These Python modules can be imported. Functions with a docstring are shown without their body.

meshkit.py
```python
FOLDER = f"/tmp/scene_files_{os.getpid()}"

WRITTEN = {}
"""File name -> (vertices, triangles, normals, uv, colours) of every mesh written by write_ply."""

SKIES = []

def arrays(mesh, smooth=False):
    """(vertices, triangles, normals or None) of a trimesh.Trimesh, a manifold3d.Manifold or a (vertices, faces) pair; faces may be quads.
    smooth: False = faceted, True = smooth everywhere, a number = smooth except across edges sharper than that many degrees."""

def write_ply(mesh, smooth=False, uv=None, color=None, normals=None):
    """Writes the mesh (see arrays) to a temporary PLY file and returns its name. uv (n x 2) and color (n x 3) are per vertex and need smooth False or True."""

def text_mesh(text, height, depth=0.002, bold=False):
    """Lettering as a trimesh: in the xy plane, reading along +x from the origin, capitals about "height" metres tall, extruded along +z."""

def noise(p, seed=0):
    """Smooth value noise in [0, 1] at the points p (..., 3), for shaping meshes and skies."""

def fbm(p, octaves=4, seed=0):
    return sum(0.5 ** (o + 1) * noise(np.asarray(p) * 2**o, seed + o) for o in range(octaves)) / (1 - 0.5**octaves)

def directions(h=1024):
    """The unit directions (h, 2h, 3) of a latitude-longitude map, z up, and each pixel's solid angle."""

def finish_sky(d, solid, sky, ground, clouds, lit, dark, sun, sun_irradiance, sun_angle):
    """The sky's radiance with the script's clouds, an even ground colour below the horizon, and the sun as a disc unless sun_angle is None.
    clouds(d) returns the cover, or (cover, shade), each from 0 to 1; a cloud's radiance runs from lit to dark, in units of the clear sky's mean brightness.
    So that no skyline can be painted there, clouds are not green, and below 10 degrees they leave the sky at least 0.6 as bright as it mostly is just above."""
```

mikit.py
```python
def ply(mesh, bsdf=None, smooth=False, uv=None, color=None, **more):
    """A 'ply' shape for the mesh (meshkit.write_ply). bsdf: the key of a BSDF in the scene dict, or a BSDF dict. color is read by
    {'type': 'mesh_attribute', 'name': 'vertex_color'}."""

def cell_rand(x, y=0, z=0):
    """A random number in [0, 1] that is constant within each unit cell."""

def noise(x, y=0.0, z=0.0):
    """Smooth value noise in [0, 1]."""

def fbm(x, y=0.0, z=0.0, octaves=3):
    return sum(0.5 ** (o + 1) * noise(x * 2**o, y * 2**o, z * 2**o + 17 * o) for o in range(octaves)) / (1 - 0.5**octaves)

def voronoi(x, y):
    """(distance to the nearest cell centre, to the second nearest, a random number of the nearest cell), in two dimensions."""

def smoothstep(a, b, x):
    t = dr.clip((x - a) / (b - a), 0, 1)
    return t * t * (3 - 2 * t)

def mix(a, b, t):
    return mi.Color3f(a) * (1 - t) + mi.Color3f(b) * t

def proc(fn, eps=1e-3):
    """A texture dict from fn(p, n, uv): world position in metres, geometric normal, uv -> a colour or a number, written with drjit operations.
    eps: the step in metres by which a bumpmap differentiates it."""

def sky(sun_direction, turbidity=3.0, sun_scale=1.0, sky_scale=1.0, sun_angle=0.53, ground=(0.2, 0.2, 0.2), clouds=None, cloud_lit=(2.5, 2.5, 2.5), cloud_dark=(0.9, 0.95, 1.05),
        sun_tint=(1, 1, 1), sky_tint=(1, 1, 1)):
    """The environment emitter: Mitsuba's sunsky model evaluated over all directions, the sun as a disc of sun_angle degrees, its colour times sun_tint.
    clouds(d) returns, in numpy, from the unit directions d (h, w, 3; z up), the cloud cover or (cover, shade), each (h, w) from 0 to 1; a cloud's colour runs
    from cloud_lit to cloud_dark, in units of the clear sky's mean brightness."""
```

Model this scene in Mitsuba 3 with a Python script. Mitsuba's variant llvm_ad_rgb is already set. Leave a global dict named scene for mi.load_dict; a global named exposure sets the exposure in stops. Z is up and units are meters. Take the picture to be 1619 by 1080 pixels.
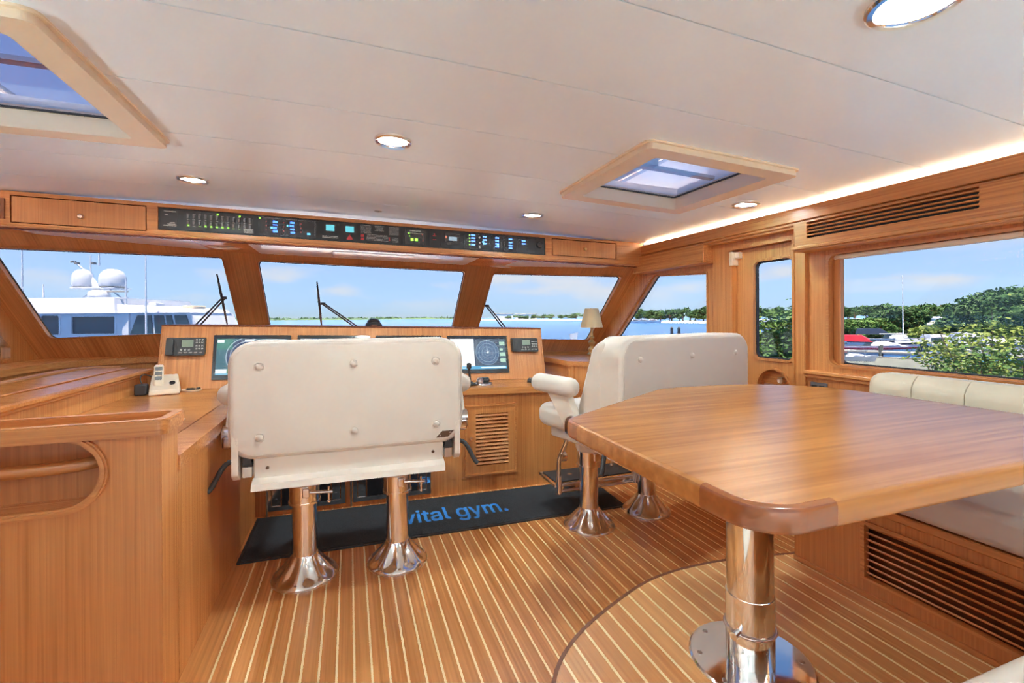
import math, random
import numpy as np, trimesh, mitsuba as mi, drjit as dr
import mikit, meshkit
from mikit import proc, noise, fbm, mix, smoothstep, cell_rand
from shapely.geometry import Polygon, Point, LineString, box as sbox
from shapely import affinity
from shapely.ops import unary_union
import manifold3d as m3

T = mi.ScalarTransform4f
scene, labels = {'type': 'scene'}, {}
YAW = math.radians(19.554)
EYE = np.array([0.0, 0.0, 1.4])
FWD = np.array([math.sin(YAW), math.cos(YAW), 0.0]); RGT = np.array([math.cos(YAW), -math.sin(YAW), 0.0])
ROLL = 0.006
UP = np.array([0, 0, 1.0]) * math.cos(ROLL) + RGT * math.sin(ROLL)
# ---------------------------------------------------------------- camera, sky, exposure
scene['camera'] = {'type': 'perspective', 'fov': 2 * math.degrees(math.atan(809.5 / 725)), 'fov_axis': 'x', 'near_clip': 0.02, 'far_clip': 20000,
                   'principal_point_offset_y': (540 - 502) / 1080.0,
                   'to_world': T().look_at(origin=EYE.tolist(), target=(EYE + FWD).tolist(), up=UP.tolist())}
exposure = 0.15
SKY = 3.35          # brightness of the sky and the sun together
LAMP = 9.4           # brightness of all lamps, the added aft ones too
SUN_DIR = [-0.13, -0.22, 0.967]


def clouds(d):
    el = np.arcsin(np.clip(d[..., 2], -1, 1)); az = np.arctan2(d[..., 0], d[..., 1])
    q = np.stack([az * 9, el * 34, np.zeros_like(az)], -1)
    puff = meshkit.fbm(q + 3.1, 5, 4)
    low = np.exp(-((el - 0.075) / 0.05) ** 2)
    c = np.clip((puff - 0.53) * 4.0, 0, 1) * low * 0.65
    veil = meshkit.fbm(np.stack([az * 3, el * 13, el * 0 + 2.0], -1), 4, 9)
    c2 = np.clip((veil - 0.47) * 2.6, 0, 1) * 0.55 * np.clip(el / 0.06, 0, 1) * np.clip((az + 0.1) * 1.2, 0.15, 1)
    haze = 0.30 * np.exp(-(el / 0.36) ** 2)
    return np.clip(np.maximum(c, c2) + haze, 0, 0.85)


scene['sky'] = mikit.sky(SUN_DIR, turbidity=2.6, sun_scale=SKY * 2.0, sky_scale=SKY, sun_angle=2.0, ground=(0.18, 0.24, 0.30), clouds=clouds,
                         cloud_lit=(2.0, 2.05, 2.1), cloud_dark=(1.2, 1.3, 1.4), sky_tint=(0.80, 1.0, 1.18))
scene['sky']['sampling_weight'] = 6.0


# ---------------------------------------------------------------- materials
def srgb(r, g, b):
    return [((c / 255 + 0.055) / 1.055) ** 2.4 if c > 10 else c / 3294.6 for c in (r, g, b)]


def rgb(c):
    return {'type': 'rgb', 'value': list(map(float, c))}


def mat(name, color, rough=0.5, metal=0.0, spec=0.5, coat=0.0, coat_gloss=0.95, bump=None, two=True, sheen=0.0):
    b = {'type': 'principled', 'base_color': proc(color) if callable(color) else rgb(color), 'roughness': rough, 'metallic': metal, 'specular': spec}
    if coat:
        b['clearcoat'] = coat; b['clearcoat_gloss'] = coat_gloss
    if sheen:
        b['sheen'] = sheen
    if bump:
        b = {'type': 'bumpmap', 'arbitrary': proc(bump[0], eps=bump[2] if len(bump) > 2 else 1e-3), 'scale': bump[1], 'bsdf': b}
    scene['material_' + name] = {'type': 'twosided', 'bsdf': b} if two else b


def grain(axis, dark, light, fine=150.0, broad=9.0, plank=None, flat=None):
    def fn(p, n, uv):
        a = [p.x, p.y, p.z]
        along = a[axis]; b, c = [a[k] for k in range(3) if k != axis]
        if flat is not None:
            b, c = a[flat], 0.0 * a[flat]
        s = fbm(b * fine, c * fine, along * 1.7, octaves=3)
        w = noise(b * broad, c * broad, along * 0.7)
        t = dr.clip(0.5 + (s - 0.5) * 1.0 + (w - 0.5) * 0.5, 0, 1)
        if plank:
            k = cell_rand(dr.floor((b - plank[1]) / plank[0]) + plank[2])
            t = dr.clip(t * 0.7 + k * 0.42 - 0.06, 0, 1)
        return mix(dark, light, t)
    return fn


WD, WL = srgb(174, 100, 46), srgb(214, 146, 84)
mat('wood_z', grain(2, WD, WL), 0.34, coat=0.35, coat_gloss=0.85)
mat('soffit_reflection', srgb(238, 238, 236), 0.12, coat=0.8)  # white stands for the bright outdoor reflection on the varnished soffit
mat('wood_zx', grain(2, srgb(184, 108, 52), srgb(224, 156, 92), flat=0), 0.34, coat=0.35, coat_gloss=0.85)  # lighter copy of the varnished wood, makes up for dim light at the windshield
mat('wood_y', grain(1, WD, WL), 0.34, coat=0.35, coat_gloss=0.85)
mat('wood_x', grain(0, WD, WL), 0.34, coat=0.35, coat_gloss=0.85)
mat('wood_gloss', grain(0, WD, WL), 0.16, coat=1.0, coat_gloss=0.97)
scene['material_wood_mirror'] = {'type': 'twosided', 'bsdf': {'type': 'roughplastic', 'diffuse_reflectance': proc(grain(0, WD, WL)), 'alpha': 0.08, 'int_ior': 1.6}}
scene['material_wood_table'] = {'type': 'twosided', 'bsdf': {'type': 'roughplastic', 'diffuse_reflectance': proc(grain(0, srgb(156, 90, 42), srgb(196, 134, 76), 60, 7)), 'alpha': 0.10, 'int_ior': 1.55}}
mat('wood_table_dark', grain(0, srgb(128, 66, 32), srgb(168, 98, 52), 60, 9), 0.22, coat=1.0, coat_gloss=0.93)
mat('wood_dark', grain(1, srgb(84, 40, 20), srgb(120, 62, 32)), 0.4)
PW = 0.0665
mat('teak', grain(1, srgb(166, 94, 42), srgb(220, 150, 88), 110, 6, plank=(PW, -0.63, 3)), 0.30, coat=0.6, coat_gloss=0.88)
mat('teak_pale', grain(1, srgb(184, 112, 58), srgb(230, 168, 106), 110, 6, plank=(PW, 0.4, 41)), 0.30, coat=0.6, coat_gloss=0.88)
mat('cream_carpet', srgb(232, 226, 212), 0.95, spec=0.1)
mat('holly', srgb(245, 218, 168), 0.35, coat=0.4)
mat('ceiling_vinyl', srgb(230, 237, 240), 0.36, spec=0.45)
mat('ceiling_batten', srgb(240, 226, 204), 0.5)
mat('white_gel', srgb(238, 238, 236), 0.25, coat=0.5)
mat('cream_trim', srgb(232, 208, 176), 0.35, coat=0.3)
mat('leather', srgb(214, 204, 190), 0.48, spec=0.4, bump=(lambda p, n, uv: fbm(p.x * 260, p.y * 260, p.z * 260, octaves=2), 0.00025, 6e-4))
mat('leather_tan', srgb(212, 199, 174), 0.5, spec=0.4)
mat('cream_shell', srgb(228, 218, 202), 0.38, coat=0.2)
mat('chrome', (0.86, 0.84, 0.82), 0.06, metal=1.0)
mat('brushed', (0.62, 0.60, 0.57), 0.28, metal=1.0)
mat('brass', srgb(212, 176, 116), 0.3, metal=0.75)
mat('bronze', srgb(96, 76, 62), 0.35, metal=0.8)
mat('black_gloss', (0.012, 0.012, 0.014), 0.12, coat=0.6)
mat('black_matt', (0.022, 0.022, 0.024), 0.5)
mat('grey_plastic', (0.16, 0.16, 0.17), 0.45)
mat('panel_black', (0.022, 0.022, 0.024), 0.5, spec=0.3)
mat('rubber', (0.015, 0.015, 0.017), 0.6)
mat('carpet', lambda p, n, uv: mix((0.012, 0.013, 0.015), (0.055, 0.057, 0.062), fbm(p.x * 420, p.y * 420, 0.0, octaves=2)), 0.95, spec=0.1,
    bump=(lambda p, n, uv: noise(p.x * 500, p.y * 500, 0.0), 0.002, 6e-4))
mat('mat_blue', srgb(66, 146, 226), 0.9, spec=0.1)
mat('phone_cream', srgb(236, 222, 196), 0.4)
mat('key_grey', srgb(108, 112, 112), 0.5)
mat('print_white', srgb(176, 176, 172), 0.6)
mat('print_red', srgb(190, 60, 66), 0.6)
mat('lcd_green', srgb(128, 146, 128), 0.3)
mat('paper_white', srgb(226, 228, 230), 0.7)
mat('shade', srgb(232, 208, 164), 0.8, spec=0.1)
mat('pane_dark', (0.02, 0.045, 0.065), 0.05, coat=1.0)
mat('yacht_white', srgb(204, 210, 220), 0.3, coat=0.3)
mat('hull_red', srgb(190, 36, 56), 0.4)
mat('hull_navy', srgb(42, 54, 78), 0.3, coat=0.4)
mat('canvas_blue', srgb(60, 120, 160), 0.8)
mat('dock', srgb(146, 146, 142), 0.8)
mat('concrete', srgb(88, 94, 92), 0.9)
mat('bark', srgb(104, 86, 66), 0.9)
mat('sand', srgb(206, 196, 172), 0.95)
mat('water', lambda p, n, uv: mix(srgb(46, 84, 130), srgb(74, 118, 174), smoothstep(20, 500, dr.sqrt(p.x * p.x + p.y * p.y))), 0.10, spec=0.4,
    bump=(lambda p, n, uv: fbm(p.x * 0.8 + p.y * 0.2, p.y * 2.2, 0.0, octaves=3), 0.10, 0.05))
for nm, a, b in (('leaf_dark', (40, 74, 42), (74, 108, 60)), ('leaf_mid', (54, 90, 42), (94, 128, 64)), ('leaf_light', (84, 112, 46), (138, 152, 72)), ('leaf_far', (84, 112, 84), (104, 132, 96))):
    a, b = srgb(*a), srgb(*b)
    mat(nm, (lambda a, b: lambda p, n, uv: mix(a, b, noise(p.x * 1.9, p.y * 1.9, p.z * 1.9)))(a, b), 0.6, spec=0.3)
scene['material_glass'] = {'type': 'thindielectric', 'int_ior': 1.35}
scene['material_hatch_glass'] = {'type': 'thindielectric', 'int_ior': 1.35, 'specular_transmittance': rgb((0.93, 0.86, 1.0))}


def emit(c, s=1.0, w=0.03):
    return {'type': 'area', 'radiance': rgb([v * s for v in c]), 'sampling_weight': float(w)}


# ---------------------------------------------------------------- helpers
def fix(m):
    if m.volume < 0:
        m.invert()
    return m


def cat(*ms):
    return trimesh.util.concatenate([m for m in ms if m is not None])


def box(x0, x1, y0, y1, z0, z1, c=0.0):
    if c <= 0:
        return trimesh.creation.box(bounds=[[min(x0, x1), min(y0, y1), min(z0, z1)], [max(x0, x1), max(y0, y1), max(z0, z1)]])
    p = []
    for ax in range(3):
        k = [c, c, c]; k[ax] = 0
        for sx in (x0 + k[0], x1 - k[0]):
            for sy in (y0 + k[1], y1 - k[1]):
                for sz in (z0 + k[2], z1 - k[2]):
                    p.append((sx, sy, sz))
    return trimesh.convex.convex_hull(np.array(p))


def rbox(x0, x1, y0, y1, z0, z1, r, sub=2):
    s = trimesh.creation.icosphere(subdivisions=sub, radius=r).vertices
    p = [s + (x, y, z) for x in (x0 + r, x1 - r) for y in (y0 + r, y1 - r) for z in (z0 + r, z1 - r)]
    return trimesh.convex.convex_hull(np.vstack(p))


def cyl(p0, p1, r0, r1=None, n=24):
    p0, p1 = np.array(p0, float), np.array(p1, float)
    r1 = r0 if r1 is None else r1
    d = p1 - p0; L = np.linalg.norm(d)
    m = trimesh.creation.revolve([[0, 0], [r0, 0], [r1, L], [0, L]], sections=n)
    m.apply_transform(trimesh.geometry.align_vectors([0, 0, 1], d / L)); m.apply_translation(p0)
    return fix(m)


def lathe(prof, at=(0, 0, 0), n=32):
    m = trimesh.creation.revolve(np.array(prof, float), sections=n); m.apply_translation(at)
    return fix(m)


def tube(pts, r, n=10):
    pts = np.array(pts, float); rr = np.broadcast_to(r, len(pts))
    t = np.gradient(pts, axis=0); t /= np.linalg.norm(t, axis=1, keepdims=True)
    a = np.cross(t[0], [0, 0, 1.0]);
    if np.linalg.norm(a) < 1e-3:
        a = np.cross(t[0], [1.0, 0, 0])
    v = []
    for i in range(len(pts)):
        a = a - t[i] * (a @ t[i]); a /= np.linalg.norm(a); b = np.cross(t[i], a)
        g = np.arange(n) * 2 * math.pi / n
        v.append(pts[i] + rr[i] * (np.cos(g)[:, None] * a + np.sin(g)[:, None] * b))
    v = np.vstack(v + [pts[:1], pts[-1:]]); f = []
    for i in range(len(pts) - 1):
        for j in range(n):
            q = [i * n + j, i * n + (j + 1) % n, (i + 1) * n + (j + 1) % n, (i + 1) * n + j]
            f += [[q[0], q[1], q[2]], [q[0], q[2], q[3]]]
    k = len(pts) * n
    for j in range(n):
        f += [[k, (j + 1) % n, j], [k + 1, (len(pts) - 1) * n + j, (len(pts) - 1) * n + (j + 1) % n]]
    return fix(trimesh.Trimesh(v, f, process=False))


def smoothline(pts, n=40):
    from scipy.interpolate import splprep, splev
    pts = np.array(pts, float)
    tck, _ = splprep(pts.T, s=0, k=min(3, len(pts) - 1))
    return np.array(splev(np.linspace(0, 1, n), tck)).T


def polys(g):
    return [p for p in getattr(g, 'geoms', [g]) if p.geom_type == 'Polygon' and p.area > 1e-9]


def ext(poly, h):
    return cat(*[trimesh.creation.extrude_polygon(p, h, engine='earcut') for p in polys(poly)])


def pxy(poly, z0, z1):
    m = ext(poly, z1 - z0); m.apply_translation((0, 0, z0)); return m


def pxz(poly, y0, y1):       # polygon in (x, z), from y0 to y1
    m = ext(poly, abs(y1 - y0)); v = m.vertices.copy()
    m.vertices = np.c_[v[:, 0], v[:, 2] + min(y0, y1), v[:, 1]]; m.invert(); return m


def pyz(poly, x0, x1):       # polygon in (y, z), from x0 to x1
    m = ext(poly, abs(x1 - x0)); v = m.vertices.copy()
    m.vertices = np.c_[v[:, 2] + min(x0, x1), v[:, 0], v[:, 1]]; return m


def rrect(x0, x1, y0, y1, r, n=8):
    return sbox(x0 + r, y0 + r, x1 - r, y1 - r).buffer(r, quad_segs=n) if r > 0 else sbox(x0, y0, x1, y1)


def pillow(poly, t, r, n=5):
    """a convex outline as a slab of thickness t in z whose edges are rounded by r"""
    lay = []
    for k in range(n + 1):
        a = k / n * math.pi / 2
        q = np.array(poly.buffer(-r * (1 - math.cos(a))).exterior.coords)[:-1] if a > 0 else np.array(poly.exterior.coords)[:-1]
        lay += [np.c_[q, np.full(len(q), t - r + r * math.sin(a))], np.c_[q, np.full(len(q), r - r * math.sin(a))]]
    return trimesh.convex.convex_hull(np.vstack(lay))


def to_xz(m, y0):            # slab built in (x, z) with its thickness along +y
    v = m.vertices.copy(); m.vertices = np.c_[v[:, 0], v[:, 2] + y0, v[:, 1]]; return fix(m)


def to_yz(m, x0):
    v = m.vertices.copy(); m.vertices = np.c_[v[:, 2] + x0, v[:, 0], v[:, 1]]; return fix(m)


K = 0.0216                   # the boat lies over to starboard by a little more than a degree


def heel(m):
    v = m.vertices.copy(); v[:, 2] -= K * v[:, 0]; m.vertices = v; return m


def cz(x):
    return 2.2 - K * x - 0.008 * (x - 0.2) ** 2


def put(key, mesh, bsdf, smooth=False, **kw):
    base, k = key, 0
    while key in scene:
        k += 1; key = '%s_%03d' % (base, k)
    scene[key] = mikit.ply(mesh, 'material_' + bsdf, smooth, **kw)
    return key


USED = set()


def thing(name, label, category, group=None, kind=None):
    key, k = name, 0
    while key in USED:
        k += 1; key = '%s_%03d' % (name, k)
    USED.add(key)
    labels[key] = {'label': label, 'category': category}
    if group: labels[key]['group'] = group
    if kind: labels[key]['kind'] = kind
    return key


def struct(name, label, category):
    return thing(name, label, category, kind='structure')


def part(parent, name, mesh, bsdf, smooth=False, label=None, kind=None, **kw):
    key = put(parent + '__' + name, mesh, bsdf, smooth, **kw)
    if label or kind:
        labels[key] = {}
        if label: labels[key]['label'] = label
        if kind: labels[key]['kind'] = kind
    return key


rng = np.random.default_rng(7)
random.seed(7)
# ================================================================ the pilothouse: floor, platform, ceiling, walls, windows
PITCH, HOLLY = 0.0661, 0.0085


def planking(parent, region, x0, pitch, z0, z1, mats, xs):
    """teak boards with a holly strip between each pair, cut to the region"""
    minx, miny, maxx, maxy = region.bounds
    e = [minx - 0.01] + [x0 + pitch * k for k in range(xs)] + [maxx + 0.01]
    for a, b in zip(e[:-1], e[1:]):
        g = region.intersection(sbox(a + HOLLY / 2, miny - 1, b - HOLLY / 2, maxy + 1))
        if polys(g):
            part(parent, 'plank', pxy(g, z0, z1), mats)
    for a in e[1:-1]:
        g = region.intersection(sbox(a - HOLLY / 2 - 2e-4, miny - 1, a + HOLLY / 2 + 2e-4, maxy + 1))
        if polys(g):
            part(parent, 'holly_strip', pxy(g, z0, z1 + 0.0002), 'holly')


FL = struct('floor', 'teak and holly striped cabin floor', 'floor')
part(FL, 'subfloor', cat(box(-0.64, 2.8, 1.9, 4.9, -0.08, -0.014), box(-2.45, 2.8, -2.7, 1.9, -0.08, -0.014)), 'wood_dark')
main = sbox(-0.64, 0.76, 2.72, 4.5)
planking(FL, main, -0.517, PITCH, -0.0138, 0.0, 'teak', 49)
part(FL, 'aft_boards', box(-2.37, -0.64, 0.9, 1.93, -0.0138, 0.0), 'teak')
part(FL, 'bounce_carpet', box(-2.37, 2.70, -2.6, 0.75, 0.0002, 0.012), 'cream_carpet', label='cream carpet added aft to bounce light to the ceiling')  # pale floor added behind the camera, throws neutral lamp light upward
HP = 0.27
edge = smoothline([(0.47, -1.2), (0.475, 0.4), (0.50, 1.02), (0.583, 1.298), (0.737, 1.452), (1.002, 1.589), (1.171, 1.655), (1.408, 1.690), (1.70, 1.672), (1.97, 1.62)], 70)
plat = Polygon(edge.tolist() + [(2.70, 1.62), (2.70, -1.2)]).buffer(0)
PL = struct('platform', 'raised dining platform of paler teak and holly with a curved dark edge', 'platform')
part(PL, 'riser', pxy(plat.buffer(-0.008), 0.001, HP - 0.014), 'wood_z')
part(PL, 'nosing', pxy(plat.difference(plat.buffer(-0.013)), HP - 0.03, HP + 0.001), 'wood_dark')
planking(PL, plat.buffer(-0.0132), 0.659 - 0.0672 * 2, 0.0672, HP - 0.0138, HP, 'teak_pale', 32)


# ---------------------------------------------------------------- ceiling with two hatches
HATCH = {'starboard': (1.225, 2.105, 1.665, 2.555), 'port': (-1.645, -0.770, 1.535, 2.49)}
holes = unary_union([sbox(a + 0.03, c + 0.03, b - 0.03, d - 0.03) for a, b, c, d in HATCH.values()])


def drape(poly, dz, th, step=0.17):
    ms = []
    x0, y0, x1, y1 = poly.bounds
    n = max(1, int((x1 - x0) / step))
    for k in range(n):
        g = poly.intersection(sbox(x0 + (x1 - x0) * k / n, y0 - 1, x0 + (x1 - x0) * (k + 1) / n, y1 + 1))
        if polys(g):
            ms.append(pxy(g, 0, th))
    m = cat(*ms); v = m.vertices.copy(); v[:, 2] += cz(v[:, 0]) + dz; m.vertices = v
    return m


CE = struct('ceiling', 'glossy off-white panelled cabin ceiling', 'ceiling')
ys = [-2.6, -1.8, -1.34, -0.88, -0.41, 0.05, 0.515, 0.98, 1.40, 1.875, 2.36, 2.835, 3.31, 3.76]
for a, b in zip(ys[:-1], ys[1:]):
    g = sbox(-2.37, a + 0.0022, 2.72, b - 0.0022).difference(holes)
    m = drape(g, 0.0, 0.012); m.merge_vertices()
    part(CE, 'panel', m, 'ceiling_vinyl', smooth=30)
part(CE, 'batten', drape(sbox(-2.4, -2.6, 2.75, 3.76).difference(holes), 0.0125, 0.01), 'ceiling_batten')
RF = struct('roof', 'white roof of the pilothouse with two hatch openings', 'roof')
part(RF, 'deck', heel(pxy(sbox(-2.75, -3.2, 3.05, 4.75).difference(holes), 2.235, 2.30)), 'white_gel')
part(RF, 'coaming', heel(cat(box(-1.9, 2.35, 4.0, 4.12, 2.30, 2.64), box(2.30, 2.42, 0.2, 4.12, 2.30, 2.64), box(-1.98, -1.86, 0.2, 4.12, 2.30, 2.64))), 'white_gel')
part(RF, 'rail', heel(cat(tube([(-1.9, 0.2, 2.72), (-1.92, 4.06, 2.72), (2.36, 4.06, 2.72), (2.36, 0.2, 2.72)], 0.022), *[cyl((x, 4.06, 2.63), (x, 4.06, 2.72), 0.012) for x in (-1.2, -0.3, 0.6, 1.5)])), 'brushed', smooth=40)
part(RF, 'sun_block_hardtop', box(-2.3, 2.7, -1.6, 2.0, 4.55, 4.65, 0.03), 'white_gel')  # unseen hardtop, added to keep direct sun out of the hatches
part(RF, 'sun_block_post', cat(*[cyl((x, y, 2.2), (x, y, 4.56), 0.05) for x in (-2.1, 2.5) for y in (-1.4, 0.1)]), 'white_gel', smooth=40)
for nm, (a, b, c, d) in HATCH.items():
    k = thing('ceiling_hatch', 'cream framed square ceiling hatch with lavender glass, %s' % ('in front of the right downlights' if nm == 'starboard' else 'cut by the left picture edge'), 'hatch', 'ceiling hatches')
    zc = lambda m, dz: (m.__setattr__('vertices', np.c_[m.vertices[:, :2], m.vertices[:, 2] + cz(m.vertices[:, 0]) + dz]), m)[1]
    o = rrect(a, b, c, d, 0.03)
    inn = rrect(a + 0.10, b - 0.10, c + 0.09, d - 0.09, 0.02)
    part(k, 'frame', zc(pxy(o.difference(inn), -0.034, -0.016), 0), 'cream_trim')
    part(k, 'lip', zc(pxy(o.buffer(-0.001).difference(o.buffer(-0.022)), -0.016, 0.004), 0), 'cream_trim')
    part(k, 'outer_bead', zc(pxy(o.buffer(0.012).difference(o.buffer(-0.02)), -0.008, 0.002), 0), 'cream_trim')
    part(k, 'shaft', zc(pxy(inn.buffer(0.012).difference(inn), -0.016, 0.06), 0), 'cream_trim')
    part(k, 'gasket', zc(pxy(inn.buffer(0.002).difference(inn.buffer(-0.008)), 0.040, 0.048), 0), 'rubber')
    part(k, 'hinge_bar', zc(cat(box(a + 0.12, b - 0.12, (c + d) / 2 - 0.02, (c + d) / 2 + 0.02, 0.058, 0.075), box(a + 0.3, a + 0.34, (c + d) / 2 - 0.06, (c + d) / 2, 0.058, 0.09)), 0), 'brushed')
    v, f = trimesh.creation.triangulate_polygon(inn.buffer(0.005), engine='earcut')
    v = np.c_[v, cz(v[:, 0]) + 0.052]
    part(k, 'pane', trimesh.Trimesh(v, f, process=False), 'hatch_glass')


def downlight(x, y, label, r=0.082, power=60):
    k = thing('ceiling_downlight', label, 'downlight', 'ceiling downlights')
    z = cz(x)
    tilt = math.atan(K + 0.016 * (x - 0.2))
    def pl(m):
        m.apply_transform(trimesh.transformations.rotation_matrix(tilt, [0, 1, 0])); m.apply_translation((x, y, z)); return m
    part(k, 'bezel', pl(lathe([(r, 0.05), (r, 0.004), (r, -0.008), (r - 0.006, -0.013), (r - 0.018, -0.012), (r - 0.024, 0.0), (r - 0.024, 0.05)], n=40)), 'chrome', smooth=35)
    d = trimesh.creation.cylinder(radius=r - 0.023, height=0.004, sections=36); d.apply_translation((0, 0, -0.001))
    part(k, 'lens', pl(d), 'paper_white', emitter=emit((0.80, 1.0, 1.04), power * LAMP, 1.0))


downlight(0.19, 2.112, 'chrome ringed ceiling downlight in the middle of the ceiling between the hatches')
downlight(-0.843, 3.105, 'chrome ringed ceiling downlight nearest the port drawer of the overhead cabinet')
downlight(1.289, 3.159, 'chrome ringed ceiling downlight above the right end of the switch panel')
downlight(2.374, 2.243, 'chrome ringed ceiling downlight between the right hatch and the lit cove', 0.082, 36)
downlight(1.30, 0.72, 'large chrome ringed downlight at the top edge of the picture, above the table', 0.10, 14)
for x, y, pw_ in ((-0.9, 0.0, 2), (-1.6, -1.5, 6), (0.4, -0.9, 5), (1.8, -0.4, 14), (0.3, -2.0, 6), (1.9, -1.8, 9)):  # invented downlights behind the camera, added to brighten the cabin
    downlight(x, y, 'chrome ringed ceiling downlight added out of view to brighten the cabin', 0.105, pw_)
k = thing('ceiling_sensor', 'small round dark sensor in the ceiling above the switch panel', 'sensor')
part(k, 'ring', lathe([(0.028, 0.004), (0.028, -0.006), (0.02, -0.008), (0.016, 0.0)], (0.207, 3.532, cz(0.207)), 24), 'brushed', smooth=35)
part(k, 'lens', lathe([(0, -0.003), (0.017, -0.003), (0.017, 0.003), (0, 0.003)], (0.207, 3.532, cz(0.207)), 20), 'black_gloss')


for i, (x, y, s_) in enumerate(((-2.25, 1.0, 1), (-2.25, -0.7, 1), (-2.25, -2.2, 1), (2.60, -0.7, -1), (2.60, -1.6, -1), (2.60, -2.4, -1))):  # unseen uplighters, added only to lift the ceiling
    k = thing('fill_uplighter', 'cream bowl shaped uplighter added out of view to brighten the ceiling', 'fill light', 'added uplighters')
    part(k, 'bowl', lathe([(0.0, -0.07), (0.05, -0.06), (0.09, -0.02), (0.10, 0.02), (0.094, 0.02), (0.084, -0.015), (0.0, -0.05)], (x, y, 1.20), 28), 'cream_trim', smooth=50)
    part(k, 'arm', box(min(x - s_ * 0.12, x - s_ * 0.09), max(x - s_ * 0.12, x - s_ * 0.09), y - 0.03, y + 0.03, 1.14, 1.22, 0.004), 'brass')
    part(k, 'lamp', lathe([(0, -0.012), (0.084, -0.012), (0.084, -0.008), (0, -0.008)], (x, y, 1.20), 24), 'paper_white', emitter=emit((0.70, 1.0, 1.08), 70 * LAMP, 1.5))


# ---------------------------------------------------------------- windshield: three raked facets
def yw(x, z):
    return 4.4 + 1.06 * (1.9 - z) - 0.35 * np.maximum(0, np.maximum(x - 1.22, -0.86 - x))


def rake(m, dy=0.0):         # a slab built in (x, z) with thickness along y
    v = m.vertices.copy(); v[:, 1] += yw(v[:, 0], v[:, 2]) + dy; m.vertices = v
    return heel(m)


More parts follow.
